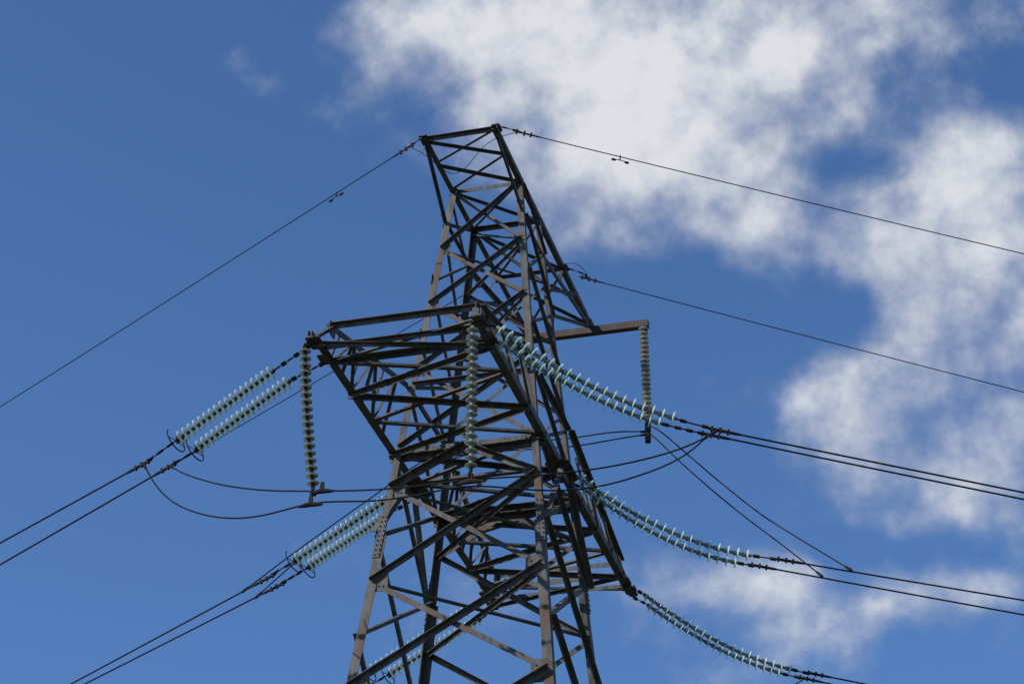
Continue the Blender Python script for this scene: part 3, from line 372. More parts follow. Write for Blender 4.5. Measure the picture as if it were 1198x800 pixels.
def glass(name, c_dif, c_tr, rough=.12, dirt=.25, wdif=.55, clear=.35):
    mt, n, l, b = newmat(name)
    out = n['Material Output']
    t = n.new('ShaderNodeTexCoord'); nz = n.new('ShaderNodeTexNoise'); nz.inputs['Scale'].default_value = 14; nz.inputs['Detail'].default_value = 5
    oi = n.new('ShaderNodeObjectInfo'); ad = n.new('ShaderNodeVectorMath'); ad.operation = 'ADD'
    l.new(t.outputs['Object'], ad.inputs[0]); l.new(oi.outputs['Random'], ad.inputs[1]); l.new(ad.outputs[0], nz.inputs['Vector'])
    rr = n.new('ShaderNodeMapRange'); rr.inputs[1].default_value = .4; rr.inputs[2].default_value = .75; rr.inputs[4].default_value = dirt; l.new(nz.outputs['Fac'], rr.inputs[0])
    mc = n.new('ShaderNodeMix'); mc.data_type = 'RGBA'; l.new(rr.outputs[0], mc.inputs[0]); mc.inputs[6].default_value = (*c_dif, 1); mc.inputs[7].default_value = (c_dif[0]*.55, c_dif[1]*.5, c_dif[2]*.42, 1)
    l.new(mc.outputs[2], b.inputs['Base Color']); b.inputs['Roughness'].default_value = rough; b.inputs['IOR'].default_value = 1.5
    tr = n.new('ShaderNodeBsdfTranslucent'); tr.inputs[0].default_value = (*c_tr, 1)
    tp = n.new('ShaderNodeBsdfTransparent'); tp.inputs[0].default_value = (*[min(1, x*1.1) for x in c_tr], 1)
    m1 = n.new('ShaderNodeMixShader'); m1.inputs[0].default_value = clear; l.new(tr.outputs[0], m1.inputs[1]); l.new(tp.outputs[0], m1.inputs[2])
    m2 = n.new('ShaderNodeMixShader'); m2.inputs[0].default_value = wdif; l.new(m1.outputs[0], m2.inputs[1]); l.new(b.outputs[0], m2.inputs[2])
    l.new(m2.outputs[0], out.inputs['Surface'])
    return mt
M_GLASS = glass('pale_green_glass', (.76, .87, .83), (.82, .94, .89), wdif=.5, clear=.5)
M_GLASS2 = glass('bright_green_glass', (.70, .82, .76), (.78, .93, .86), wdif=.45, clear=.5)
M_OLIVE = glass('dusty_olive_glass', (.42, .43, .36), (.56, .59, .49), .3, .45, .5, .6)
M_TAN = glass('dusty_grey_glass', (.66, .63, .56), (.6, .6, .52), .3, .4, .75, .4)
M_GREY = glass('dull_grey_green_glass', (.38, .41, .37), (.54, .59, .52), .25, .45, .5, .6)
def groundmat():
    mt, n, l, b = newmat('field_grass')
    t = n.new('ShaderNodeTexCoord')
    a = n.new('ShaderNodeTexNoise'); a.inputs['Scale'].default_value = .05; a.inputs['Detail'].default_value = 10; l.new(t.outputs['Object'], a.inputs['Vector'])
    c = n.new('ShaderNodeTexNoise'); c.inputs['Scale'].default_value = 2.5; c.inputs['Detail'].default_value = 8; l.new(t.outputs['Object'], c.inputs['Vector'])
    m1 = n.new('ShaderNodeMix'); m1.data_type = 'RGBA'; l.new(a.outputs['Fac'], m1.inputs[0]); m1.inputs[6].default_value = (.035, .05, .018, 1); m1.inputs[7].default_value = (.07, .065, .035, 1)
    m2 = n.new('ShaderNodeMix'); m2.data_type = 'RGBA'; m2.blend_type = 'MULTIPLY'; m2.inputs[0].default_value = .7; l.new(m1.outputs[2], m2.inputs[6]); l.new(c.outputs['Color'], m2.inputs[7])
    l.new(m1.outputs[2], b.inputs['Base Color']); b.inputs['Roughness'].default_value = .95
    bp = n.new('ShaderNodeBump'); bp.inputs['Strength'].default_value = .6; l.new(c.outputs['Fac'], bp.inputs['Height']); l.new(bp.outputs[0], b.inputs['Normal'])
    return mt
M_GROUND = groundmat()
mt, n_, l_, b_ = newmat('foundation_concrete'); b_.inputs['Base Color'].default_value = (.32, .31, .29, 1); b_.inputs['Roughness'].default_value = .9
M_CONC = mt
# ------------------------------------------------------------------ mesh helpers
U = .85; ZC = 25.596                       # lattice units to metres; height of the crossarm
def P(x, y, z): return Vector((x*U, y*U, z*U + ZC))
def link(name, bm, mat, parent=None, origin=None):
    me = bpy.data.meshes.new(name)
    if origin is not None: bmesh.ops.translate(bm, verts=bm.verts, vec=-Vector(origin))
    bmesh.ops.recalc_face_normals(bm, faces=bm.faces)
    bm.to_mesh(me); bm.free(); me.materials.append(mat)
    o = bpy.data.objects.new(name, me); COL.objects.link(o)
    if parent is not None:
        o.parent = parent
        base = Vector(parent['_w']) if '_w' in parent else Vector((0, 0, 0))
    else: base = Vector((0, 0, 0))
    w = Vector(origin) if origin is not None else Vector((0, 0, 0))
    o.location = w - base
    o['_w'] = tuple(w)
    return o
def empty(name, loc, label=None, cat=None, group=None, parent=None):
    o = bpy.data.objects.new(name, None); COL.objects.link(o); o.empty_display_size = .3
    if parent is not None: o.parent = parent; o.location = Vector(loc) - Vector(parent['_w'])
    else: o.location = loc
    o['_w'] = tuple(loc)
    return tag(o, label, cat, group)
def tag(o, label=None, cat=None, group=None, kind=None):
    for k_, v in (('label', label), ('category', cat), ('group', group), ('kind', kind)):
        if v: o[k_] = v
    return o
def prism(bm, poly, A, B, e1, e2):
    va = [bm.verts.new(A + e1*x + e2*y) for x, y in poly]; vb = [bm.verts.new(B + e1*x + e2*y) for x, y in poly]
    k_ = len(poly)
    for i in range(k_): bm.faces.new((va[i], va[(i+1) % k_], vb[(i+1) % k_], vb[i]))
    bm.faces.new(va[::-1]); bm.faces.new(vb)
def angle(bm, A, B, n, w, t=None, out=-1, off=0., up=1, ext=0.):
    """rolled steel angle from A to B: one flange lies in the face whose outward normal is n, the other stands out (out=1) or in (out=-1)"""
    w *= U; t = t*U if t else max(.010, w*.11)
    A = Vector(A); B = Vector(B); d = (B-A).normalized(); A = A - d*ext; B = B + d*ext
    n = Vector(n); n = (n - d*n.dot(d)).normalized()
    mm = n.cross(d).normalized()
    ref = Vector((0, 0, 1)) if abs(mm.z) > .05 else Vector((0, 1, 0))
    if mm.dot(ref) < 0: mm = -mm
    if up < 0: mm = -mm
    r = .18*t
    poly = [(w/2, 0), (w/2, out*w), (w/2-t+r, out*w), (w/2-t, out*(w-r)), (w/2-t, out*t), (-w/2, out*t), (-w/2, 0)]
    o = n*off
    prism(bm, poly, A+o, B+o, mm, n)
def bar(name, A, B, n, w, parent, out=-1, off=0., up=1, t=None, ext=0., mat=None):
    bm = bmesh.new(); angle(bm, A, B, n, w, t, out, off, up, ext)
    # bolt heads at both ends
    d = (Vector(B)-Vector(A)).normalized(); nn = (Vector(n) - d*Vector(n).dot(d)).normalized()
    if w >= .09 and (Vector(B)-Vector(A)).length > .8:
        for s_ in (1, -1):
            base = Vector(A) if s_ > 0 else Vector(B)
            for k_ in (.10, .20):
                c = base + d*s_*k_ + nn*(off + (.0 if out > 0 else .002))
                bolt(bm, c + nn*.008*(1 if out < 0 else 1), nn, .017, .02)
    return link(name, bm, mat or M_STEEL, parent, Vector(A))
def bolt(bm, c, n, r, h):
    n = n.normalized(); e1 = n.orthogonal().normalized(); e2 = n.cross(e1)
    prism(bm, [(r*math.cos(i*math.pi/3), r*math.sin(i*math.pi/3)) for i in range(6)], c - n*h*.4, c + n*h, e1, e2)
def plate(bm, c, ex, ey, hx, hy, t):
    ex = Vector(ex).normalized(); ey = Vector(ey); ey = (ey - ex*ey.dot(ex)).normalized(); n = ex.cross(ey)
    ch = min(hx, hy)*.35
    poly = [(-hx, -hy+ch), (-hx+ch, -hy), (hx-ch, -hy), (hx, -hy+ch), (hx, hy-ch), (hx-ch, hy), (-hx+ch, hy), (-hx, hy-ch)]
    prism(bm, poly, Vector(c)-n*t/2, Vector(c)+n*t/2, ex, ey)
def tube(bm, pts, r, seg=8, close=False):
    pts = [Vector(p_) for p_ in pts]; rings = []
    up = Vector((0, 0, 1))
    for i, p_ in enumerate(pts):
        d = (pts[min(i+1, len(pts)-1)] - pts[max(i-1, 0)]).normalized()
        if close: d = (pts[(i+1) % len(pts)] - pts[i-1]).normalized()
        a = d.cross(up)
        if a.length < .05: a = d.cross(Vector((1, 0, 0)))
        a.normalize(); b = a.cross(d)
        rr = r[i] if isinstance(r, (list, tuple)) else r
        rings.append([bm.verts.new(p_ + a*rr*math.cos(2*math.pi*k_/seg) + b*rr*math.sin(2*math.pi*k_/seg)) for k_ in range(seg)])
    for i in range(len(rings) if close else len(rings)-1):
        r0, r1 = rings[i], rings[(i+1) % len(rings)]
        for k_ in range(seg): bm.faces.new((r0[k_], r0[(k_+1) % seg], r1[(k_+1) % seg], r1[k_]))
    if not close: bm.faces.new(rings[0][::-1]); bm.faces.new(rings[-1])
def lathe(bm, prof, seg=24):
    rings = [[bm.verts.new((max(r, 1e-4)*math.cos(2*math.pi*i/seg), max(r, 1e-4)*math.sin(2*math.pi*i/seg), z)) for i in range(seg)] for r, z in prof]
    for a, b in zip(rings, rings[1:]):
        for i in range(seg): bm.faces.new((a[i], a[(i+1) % seg], b[(i+1) % seg], b[i]))
# ------------------------------------------------------------------ ground
def hill(x, y):      # the line crosses a ridge: the land falls away on both sides
    t_ = min(1, max(0, (abs(x)-35)/380)); return -70*t_*t_*(3-2*t_)**.5 + (0 if abs(x) < 40 else .004*(abs(x)-40)*math.sin(y*.006+x*.003))
bm = bmesh.new(); NG = 90; EXT = 3000
rowz = {}
for i in range(NG+1):
    for j in range(NG+1):
        fx, fy = 2*i/NG-1, 2*j/NG-1
        x, y = EXT*fx*abs(fx)**1.2, EXT*fy*abs(fy)**1.2
        r_ = math.hypot(x, y)
        rowz[i, j] = bm.verts.new((x, y, hill(x, y)))
for i in range(NG):
    for j in range(NG): bm.faces.new((rowz[i, j], rowz[i+1, j], rowz[i+1, j+1], rowz[i, j+1]))
tag(link('ground', bm, M_GROUND), kind='structure')
# ------------------------------------------------------------------ the tower
W0, WT, HT = 1.8666, .999, 8.495
def half(z): return W0 + (WT-W0)*z/HT
def leg(sx, sy, z, inset=0.):
    w = half(z) - inset; return P(sx*w, sy*w, z)
ZG = -ZC/U
pylon = empty('lattice_pylon', (0, 0, 0), 'tall brown weathered steel lattice pylon with wide crossarm and narrow top arm', 'pylon')
def bolts_on(bm, c, e_u, e_v, n, nu, nv, du, dv, r=.02):
    for i in range(nu):
        for j in range(nv):
            bolt(bm, Vector(c) + e_u*((i-(nu-1)/2)*du) + e_v*((j-(nv-1)/2)*dv), n, r, .026)
SPL = -2.45
for sx in (-1, 1):
    for sy in (-1, 1):
        bm = bmesh.new()
        def legseg(z0, z1, w, t, o):
            A, B = leg(sx, sy, z0, -o), leg(sx, sy, z1, -o)
            w *= U; t *= U
            poly = [(0, 0), (w, 0), (w, t), (t, t), (t, w), (0, w)]
            prism(bm, poly, A, B, Vector((-sx, 0, 0)), Vector((0, -sy, 0)))
        legseg(SPL, HT+.05, .175, .022, 0)
        legseg(ZG+.3, SPL-.004, .235, .026, 0)
        lg = link('leg', bm, M_STEEL, pylon, leg(sx, sy, 0))
        bm = bmesh.new()
        A, B = leg(sx, sy, SPL-.62, -.022), leg(sx, sy, SPL+.62, -.022)
        w = .19*U; t = .018*U
        prism(bm, [(0, 0), (w, 0), (w, t), (t, t), (t, w), (0, w)], A, B, Vector((-sx, 0, 0)), Vector((0, -sy, 0)))
        d = (B-A).normalized(); c = (A+B)/2
        for en, ev in ((Vector((0, sy, 0)), Vector((-sx, 0, 0))), (Vector((sx, 0, 0)), Vector((0, -sy, 0)))):
            bolts_on(bm, c + ev*w*.52 + en*.004, d, ev, en, 9, 2, .115, .085, .015)
        link('splice_plate', bm, M_STEEL, lg, c)
        bm = bmesh.new()      # concrete pad
        f = leg(sx, sy, ZG); 
        for (h0, h1, a, b) in ((-.4, .12, .75, .75), (.12, .42, .5, .36)):
            va = [bm.verts.new((f.x+i*a, f.y+j*a, h0)) for i, j in ((-1, -1), (1, -1), (1, 1), (-1, 1))]
            vb = [bm.verts.new((f.x+i*b, f.y+j*b, h1)) for i, j in ((-1, -1), (1, -1), (1, 1), (-1, 1))]
            for i in range(4): bm.faces.new((va[i], va[(i+1) % 4], vb[(i+1) % 4], vb[i]))
            bm.faces.new(va[::-1]); bm.faces.new(vb)
        link('footing', bm, M_CONC, pylon, (f.x, f.y, 0))
FACES = {'front': ((0, -1, 0), (-1, -1), (1, -1)), 'back': ((0, 1, 0), (-1, 1), (1, 1)),
         'left': ((-1, 0, 0), (-1, -1), (-1, 1)), 'right': ((1, 0, 0), (1, -1), (1, 1))}
def fbar(face, s0, z0, s1, z1, w, out, name='brace', parent=None):
    n, a, b = FACES[face]
    def pt(s_, z): 
        c = a if s_ == 0 else b
        q = leg(c[0], c[1], z)
        ctr = leg(0, 0, z); ctr = Vector((n[0]*half(z)*U, n[1]*half(z)*U, q.z))
        return q + (ctr-q).normalized()*.07
    off = .004 if out > 0 else -.026
    return bar(name, pt(s0, z0), pt(s1, z1), n, w, parent or pylon, out, off)
def xpanel(face, zt, zb, w, name='brace', flip=False, parent=None):
    # one diagonal outside the leg flange, the other inside
    o = -1 if flip else 1
    fbar(face, 0, zb, 1, zt, w, o, name, parent); fbar(face, 0, zt, 1, zb, w, -o, name, parent)
def gusset(c, ex, ey, hx, hy, parent, t=.014, name='gusset_plate', bolts=True):
    bm = bmesh.new(); plate(bm, c, ex, ey, hx, hy, t)
    if bolts:
        ex = Vector(ex).normalized(); ey = Vector(ey).normalized(); n = ex.cross(ey)
        for i in (-.5, .5):
            for j in (-.5, .5):
                for s_ in (1, -1): bolt(bm, Vector(c)+ex*hx*i+ey*hy*j+n*s_*t*.5, n*s_, .02, .022)
    return link(name, bm, M_STEEL, parent, c)
FZ = [8.4, 6.45, 4.6, 2.5, .1]
for face in ('front', 'back'):
    wz = [.10, .105, .11, .11] if face == 'front' else [.075, .08, .09, .10]
    for i in range(4): xpanel(face, FZ[i], FZ[i+1], wz[i])
    n = Vector(FACES[face][0])
    fbar(face, 0, 8.44, 1, 8.44, .12, -1)
    fbar(face, 0, 2.02, 1, 2.02, .11, 1)
    fbar(face, 0, 0, 1, 0, .17, -1)
    mid = P(0, n.y*half(-.02), -.06)
    for s_ in (0, 1):
        _, a, b = FACES[face]; c = a if s_ == 0 else b
        q = leg(c[0], c[1], -1.1)
        bar('brace', mid, q + Vector((-c[0]*.07, 0, 0)), n, .165, pylon, 1, .006, up=1)
    gusset(mid + n*.028 + Vector((0, 0, -.05)), (1, 0, 0), (0, 0, 1), .30, .17, pylon)
    xpanel(face, -1.1, -3.75, .13)
    xpanel(face, -3.75, -6.6, .14)
    xpanel(face, -6.6, -9.6, .18)
SZ = [8.4, 7.35, 5.45, 3.65, 2.0, 0., -2.4, -5.15, -8.2]
for sx in (-1, 1):
    for z, h_ in ((6.45, .12), (4.6, .12), (2.5, .13), (-1.1, .17), (-3.75, .19), (-6.6, .2)):
        gusset(leg(sx, -1, z) + Vector((-sx*h_*1.2, .012, 0)), (1, 0, 0), (0, 0, 1), h_*1.1, h_*1.25, pylon, .012)
for face in ('left', 'right'):
    ww = [.075, .085, .09, .095, .10, .125, .13, .14]
    for i in range(8): xpanel(face, SZ[i], SZ[i+1], ww[i], flip=True)
    fbar(face, 0, 7.33, 1, 7.33, .08, -1)
    fbar(face, 0, 2.0, 1, 2.0, .14, 1)
    sx = FACES[face][0][0]
    for z in (5.45, 3.65):
        for sy in (-1, 1):
            q = leg(sx, sy, z); gusset(q + Vector((sx*.012, -sy*.12, 0)), (0, 1, 0), (0, 0, 1), .15, .17, pylon)
for z, w in ((6.45, .07), (4.6, .07), (-1.1, .10), (-3.75, .10)):            # plan bracing
    bar('brace', leg(-1, -1, z, .1), leg(1, 1, z, .1), (0, 0, -1), w, pylon, -1, 0)
    bar('brace', leg(1, -1, z, .1), leg(-1, 1, z, .1), (0, 0, -1), w, pylon, 1, .004)
bar('brace', leg(-1, 1, 8.3, .08), leg(1, -1, 6.5, .08), (0, -1, 0), .08, pylon, -1)
# lower body, out of the photo's frame: one panel mesh per face down to the footings
for face, z0s in (('front', (-9.6, -13, -17, -21.5, -29.2)), ('back', (-9.6, -13, -17, -21.5, -29.2)), ('left', (-8.2, -11.5, -15, -19, -23.5, -29.2)), ('right', (-8.2, -11.5, -15, -19, -23.5, -29.2))):
    n, a, b = FACES[face]; bm = bmesh.new()
    for zt, zb in zip(z0s, z0s[1:]):
        angle(bm, leg(*a, zb), leg(*b, zt), n, .18, None, 1, .004); angle(bm, leg(*a, zt), leg(*b, zb), n, .18, None, -1, -.026)
    o = link('lower_lattice', bm, M_STEEL, pylon, leg(*a, z0s[0]))
# crossarms
AX = 2.04
ST = [7.42, 6.35, 4.95, 3.4, 1.83, 0]
def crossarm(sy):
    arm = empty('crossarm', P(0, sy*4, 0), parent=pylon)
    def Q(sx, y, z=0): return P(sx*AX, sy*y, z)
    for sx in (-1, 1):
        bm = bmesh.new(); A, B = Q(sx, 7.62), Q(sx, -.0)
        w = .20*U; t = .024*U
        prism(bm, [(0, 0), (-sx*w, 0), (-sx*w, t), (-sx*t, t), (-sx*t, w), (0, w)], A, B, Vector((1, 0, 0)), Vector((0, 0, 1)))
        ch = link('chord', bm, M_STEEL, arm, Q(sx, 3.7))
        # upper chord from the tip to the body
        T = P(sx*1.80, sy*6.9, .67); Lg = leg(sx, sy, 2.02)
        Lg = Lg + Vector((sx*.03, 0, 0))
        bar('chord', T, Lg, (sx, 0, 0), .16, arm, 1, 0, up=1)
        bar('lacing_bar', T, P(sx*1.98, sy*7.5, .05), (sx, 0, 0), .12, arm, -1)
        # side lacing
        def up(y): 
            f = (6.9-y)/(6.9-half(2.0)); return T.lerp(Lg, f)
        ys = [6.35, 5.65, 4.95, 4.2, 3.4, 2.6]
        for i, y in enumerate(ys):
            bar('lacing_bar', Q(sx, y, .03), up(y if i % 2 == 0 else y), (sx, 0, 0), .075, arm, -1 if i % 2 else 1)
            if i < len(ys)-1:
                if i % 2 == 0: bar('lacing_bar', up(ys[i+1]), Q(sx, y, .03), (sx, 0, 0), .075, arm, -1, -.03)
                else: bar('lacing_bar', up(y), Q(sx, ys[i+1], .03), (sx, 0, 0), .075, arm, -1, -.03)
        gusset(T + Vector((0, 0, -.06)), (0, 1, 0), (0, 0, 1), .17, .16, arm)
        # tip bracket and hanger plate
        bm = bmesh.new()
        plate(bm, Q(sx, 7.40, -.02), (1, 0, 0), (0, 1, 0), .11, .24, .03)
        plate(bm, Q(sx*1.03, 7.52, .06), (0, 1, 0), (0, 0, 1), .12, .12, .025)
        plate(bm, Q(sx, 6.66, -.03), (1, 0, 0), (0, 1, 0), .11, .20, .03)
        link('tip_bracket', bm, M_STEEL, arm, Q(sx, 7.5))
        # joint plate on the tower axis carries half of the middle phase
    nb = (0, 0, -1)
    for k_ in range(len(ST)-1):
        w = .125 if k_ else .095
        bar('lacing_bar', Q(-1, ST[k_]), Q(1, ST[k_+1]), nb, w, arm, 1 if k_ % 2 == 0 else -1, .004 if k_ % 2 == 0 else -.03)
        bar('lacing_bar', Q(1, ST[k_]), Q(-1, ST[k_+1]), nb, w, arm, -1 if k_ % 2 == 0 else 1, -.03 if k_ % 2 == 0 else .004)
    for y, w in ((7.05, .11), (6.35, .15)):
        bar('strut', Q(-1, y, .02), Q(1, y, .02), (0, sy, 0), w, arm, 1, 0, up=1)
    bar('strut', Q(-1, 1.83, -.02), Q(1, 1.83, -.02), nb, .17, arm, 1, .05)
    bar('strut', P(-1.86, sy*6.92, .66), P(1.86, sy*6.92, .66), (0, sy, 0), .13, arm, 1, 0, up=1)
    return arm
crossarm(-1); crossarm(1)
bar('strut', P(-AX, 0, .0), P(AX, 0, .0), (0, 0, -1), .15, pylon, -1, -.05)
for sx in (-1, 1):
    bm = bmesh.new()
    plate(bm, P(sx*1.98, 0, -.035), (1, 0, 0), (0, 1, 0), .27, .52, .03)
    plate(bm, P(sx*2.06, 0, -.12), (0, 1, 0), (0, 0, 1), .40, .14, .03)
    bolts_on(bm, P(sx*1.98, 0, -.06), Vector((1, 0, 0)), Vector((0, 1, 0)), Vector((0, 0, -1)), 3, 6, .14, .15, .024)
    link('joint_plate', bm, M_STEEL, pylon, P(sx*AX, 0, 0))
    for sy in (-1, 1):
        bar('brace', P(sx*1.98, sy*.25, -.06), leg(sx, sy, -2.4, -.015), (sx, 0, 0), .16, pylon, 1, .015)
# top arm for the earth wires and the jumper beam
ta = empty('earth_wire_arm', P(0, 0, HT), parent=pylon)
for sx in (-1, 1):
    bar('chord', P(sx*1.0, -3.52, HT), P(sx*1.0, 6.75, HT), (sx, 0, 0), .145, ta, -1, .02, up=-1)
    bar('strut', leg(sx, -1, 7.35, -.01), P(sx*1.0, -3.45, HT-.08), (sx, 0, 0), .09, ta, -1)
    bar('strut', leg(sx, 1, 7.25, -.01), P(sx*1.0, 6.62, HT-.10), (sx, 0, 0), .12, ta, -1)
    bar('strut', leg(sx, 1, 5.5, -.01), P(sx*1.0, 6.6, HT-.14), (sx, 0, 0), .085, ta, 1)
    a_ = leg(sx, 1, 7.25).lerp(P(sx, 6.62, HT-.1), .55)
    bar('lacing_bar', leg(sx, 1, 6.45, -.01), a_, (sx, 0, 0), .075, ta, 1)
    bar('lacing_bar', leg(sx, 1, 6.3, -.01), P(sx, 4.85, HT-.05), (sx, 0, 0), .075, ta, 1, .02)
    bar('lacing_bar', leg(sx, 1, 7.25).lerp(P(sx, 6.62, HT-.1), .3), P(sx, 3.5, HT-.03), (sx, 0, 0), .07, ta, -1)
    for y in (-3.42, 3.5):
        bm = bmesh.new(); plate(bm, P(sx*1.0, y, HT+.01), (0, 1, 0), (1, 0, 0), .15, .10, .03)
        plate(bm, P(sx*1.05, y, HT-.02), (0, 1, 0), (0, 0, 1), .13, .09, .025)
        link('earth_wire_bracket', bm, M_STEEL, ta, P(sx, y, HT))
    gusset(P(sx*1.03, 6.62, HT-.08), (0, 1, 0), (0, 0, 1), .20, .16, ta)
for y, w in ((-3.45, .11), (3.5, .09)):
    bar('strut', P(-1, y, HT+.03), P(1, y, HT+.03), (0, 0, 1), w, ta, -1)
for ya, yb, w in ((-3.4, -2.3, .075), (-2.3, -1.0, .08), (1.0, 3.5, .075), (3.5, 6.6, .08), (-1., 1., .07)):
    bar('lacing_bar', P(-1, ya, HT-.02), P(1, yb, HT-.02), (0, 0, -1), w, ta, 1, .004)
    bar('lacing_bar', P(1, ya, HT-.02), P(-1, yb, HT-.02), (0, 0, -1), w, ta, -1, -.03)
bm = bmesh.new()
A, B = P(-1.15, 6.75, HT-.17), P(2.72, 6.75, HT-.17); hb = .11*U; wf = .09
prism(bm, [(-wf, hb), (-wf, -hb), (wf, -hb), (wf, hb)], A, B, Vector((0, 1, 0)), Vector((0, 0, 1)))
plate(bm, P(2.60, 6.75, HT-.34), (1, 0, 0), (0, 0, 1), .08, .10, .02)
link('jumper_beam', bm, M_RUSTY, pylon, A)
# ------------------------------------------------------------------ insulators
def disc_mesh(R, H, capr):
    bm = bmesh.new()    # glass shell, axis along -Z (cap on top)
    lathe(bm, [(.30*R, .02*R), (.55*R, -.03*R), (.80*R, -.09*R), (.97*R, -.16*R), (R, -.21*R), (.97*R, -.24*R), (.90*R, -.20*R), (.80*R, -.17*R), (.74*R, -.26*R), (.70*R, -.26*R), (.64*R, -.15*R),
               (.55*R, -.14*R), (.50*R, -.25*R), (.46*R, -.25*R), (.40*R, -.13*R), (.20*R, -.12*R)], 28)
    me = bpy.data.meshes.new('disc'); bmesh.ops.recalc_face_normals(bm, faces=bm.faces); bm.to_mesh(me); bm.free()
    for p_ in me.polygons: p_.use_smooth = True
    bm = bmesh.new()
    r = capr
    lathe(bm, [(.001, .50*H), (.28*r, .50*H), (.30*r, .44*H), (.75*r, .45*H), (.92*r, .38*H), (.96*r, .12*H), (1.08*r, .02*H), (1.08*r, -.06*H), (.95*r, -.12*H), (.80*r, -.24*H), (.66*r, -.28*H), (.60*r, -.52*H), (.001, -.52*H)], 14)
    mc = bpy.data.meshes.new('cap'); bmesh.ops.recalc_face_normals(bm, faces=bm.faces); bm.to_mesh(mc); bm.free()
    for p_ in mc.polygons: p_.use_smooth = True
    return me, mc
def chain(name, A, B, parent, r=.022, n=5):
    """a run of shackles and clevises between two points"""
    A, B = Vector(A), Vector(B); d = B-A; bm = bmesh.new()
    tube(bm, [A, B], r*.55, 6)
    e1 = d.normalized().orthogonal(); e2 = d.normalized().cross(e1)
    k_ = max(2, int(d.length/.16))
    for i in range(k_):
        c = A + d*((i+.5)/k_); h = d.normalized()*.055
        if i % 2: prism(bm, [(-r*1.6, -r*.6), (r*1.6, -r*.6), (r*1.6, r*.6), (-r*1.6, r*.6)], c-h, c+h, e1, e2)
        else: prism(bm, [(-r*.6, -r*1.5), (r*.6, -r*1.5), (r*.6, r*1.5), (-r*.6, r*1.5)], c-h, c+h, e1, e2)
    return link(name, bm, M_HARD, parent, A)
def ring(parent, c, axis, R, r=.014, gap=.25):
    axis = Vector(axis).normalized(); e1 = axis.cross(Vector((0, 0, 1))).normalized(); e2 = e1.cross(axis)
    bm = bmesh.new(); K = 22
    tube(bm, [Vector(c) + e1*R*math.cos(t_) + e2*R*math.sin(t_) for t_ in [math.pi*.5 + gap*math.pi + (2-2*gap)*math.pi*i/K for i in range(K+1)]], r, 6)
    for s_ in (-1, 1): tube(bm, [Vector(c), Vector(c) + e1*R*s_*.98 - e2*R*.15], r*.6, 5)
    return link('arcing_ring', bm, M_HARD, parent, c)
MESHES = {}
def insulator_string(key, dt, discs, glassm, R, label, group, attach=None, end=None, rings=False, capm=M_HARD):
    pts = [Vector(q) for q in discs]; t = empty('insulator_string', attach or pts[0], label, 'insulator', group)
    H = (pts[1]-pts[0]).length
    kk = (round(R, 3), round(H, 2), glassm.name)
    if kk not in MESHES:
        me, mc = disc_mesh(R, H, .053 if R > .133 else .045); me.materials.append(glassm); mc.materials.append(capm); MESHES[kk] = (me, mc)
    me, mc = MESHES[kk]; rnd = random.Random(key)
    for i, q in enumerate(pts):
        d = (pts[min(i+1, len(pts)-1)] - pts[max(i-1, 0)]).normalized()
        rot = (-d).to_track_quat('Z', 'Y')
        o = bpy.data.objects.new('disc', me); COL.objects.link(o); o.parent = t
        o.rotation_mode = 'QUATERNION'; o.rotation_quaternion = rot; o.location = q - Vector(t['_w'])
        c = bpy.data.objects.new('cap', mc); COL.objects.link(c); c.parent = o
    d0 = (pts[1]-pts[0]).normalized(); d1 = (pts[-1]-pts[-2]).normalized()
    if attach is not None: chain('link', attach, pts[0]-d0*H*.45, t)
    if rings:
        bm = bmesh.new(); c = pts[-1] + d1*(H*.55)
        tube(bm, [c - d1*.06, c + d1*.05], [.075, .06], 10)
        e = d1.cross(Vector((0, 0, 1))).normalized(); 
        prism(bm, [(-.09, -.09), (.09, -.09), (.05, .09), (-.05, .09)], c - e*.02, c + e*.02, d1, e.cross(d1))
        link('end_fitting', bm, M_HARD, t, c)
        ring(t, pts[-1] + d1*.16, d1, .27)
    return t
SL = {'LN_A': 'upper of the two pale glass insulator strings pulling left from the near crossarm tip',
      'LN_B': 'lower of the two pale glass insulator strings pulling left from the near crossarm tip',
      'LM_A': 'upper pale glass insulator string pulling left from the tower body, passing behind the left leg',
      'LM_B': 'lower pale glass insulator string pulling left from the tower body, passing behind the left leg',
      'LF_A': 'upper of two insulator strings behind the left tower legs at the bottom edge',
      'LF_B': 'lower of two insulator strings behind the left tower legs at the bottom edge',
      'RN_A': 'upper of two sagging green glass insulator strings pulling right from the near crossarm tip',
      'RN_B': 'lower of two sagging green glass insulator strings pulling right from the near crossarm tip',
      'RM_A': 'upper of two sagging green glass insulator strings pulling right from the tower body',
      'RM_B': 'lower of two sagging green glass insulator strings pulling right from the tower body',
      'RF_A': 'upper of two sagging insulator strings pulling right from the far crossarm tip',
      'RF_B': 'lower of two sagging insulator strings pulling right from the far crossarm tip'}
for key, s_ in STRINGS.items():
    left = key[0] == 'L'
    insulator_string(key, None, s_['discs'], M_GLASS if left else M_GLASS2, .143 if left else .134, SL[key], 'tension insulator strings', Vector(s_['attach']), None, rings=left, capm=M_CAPD if left else M_CAP)
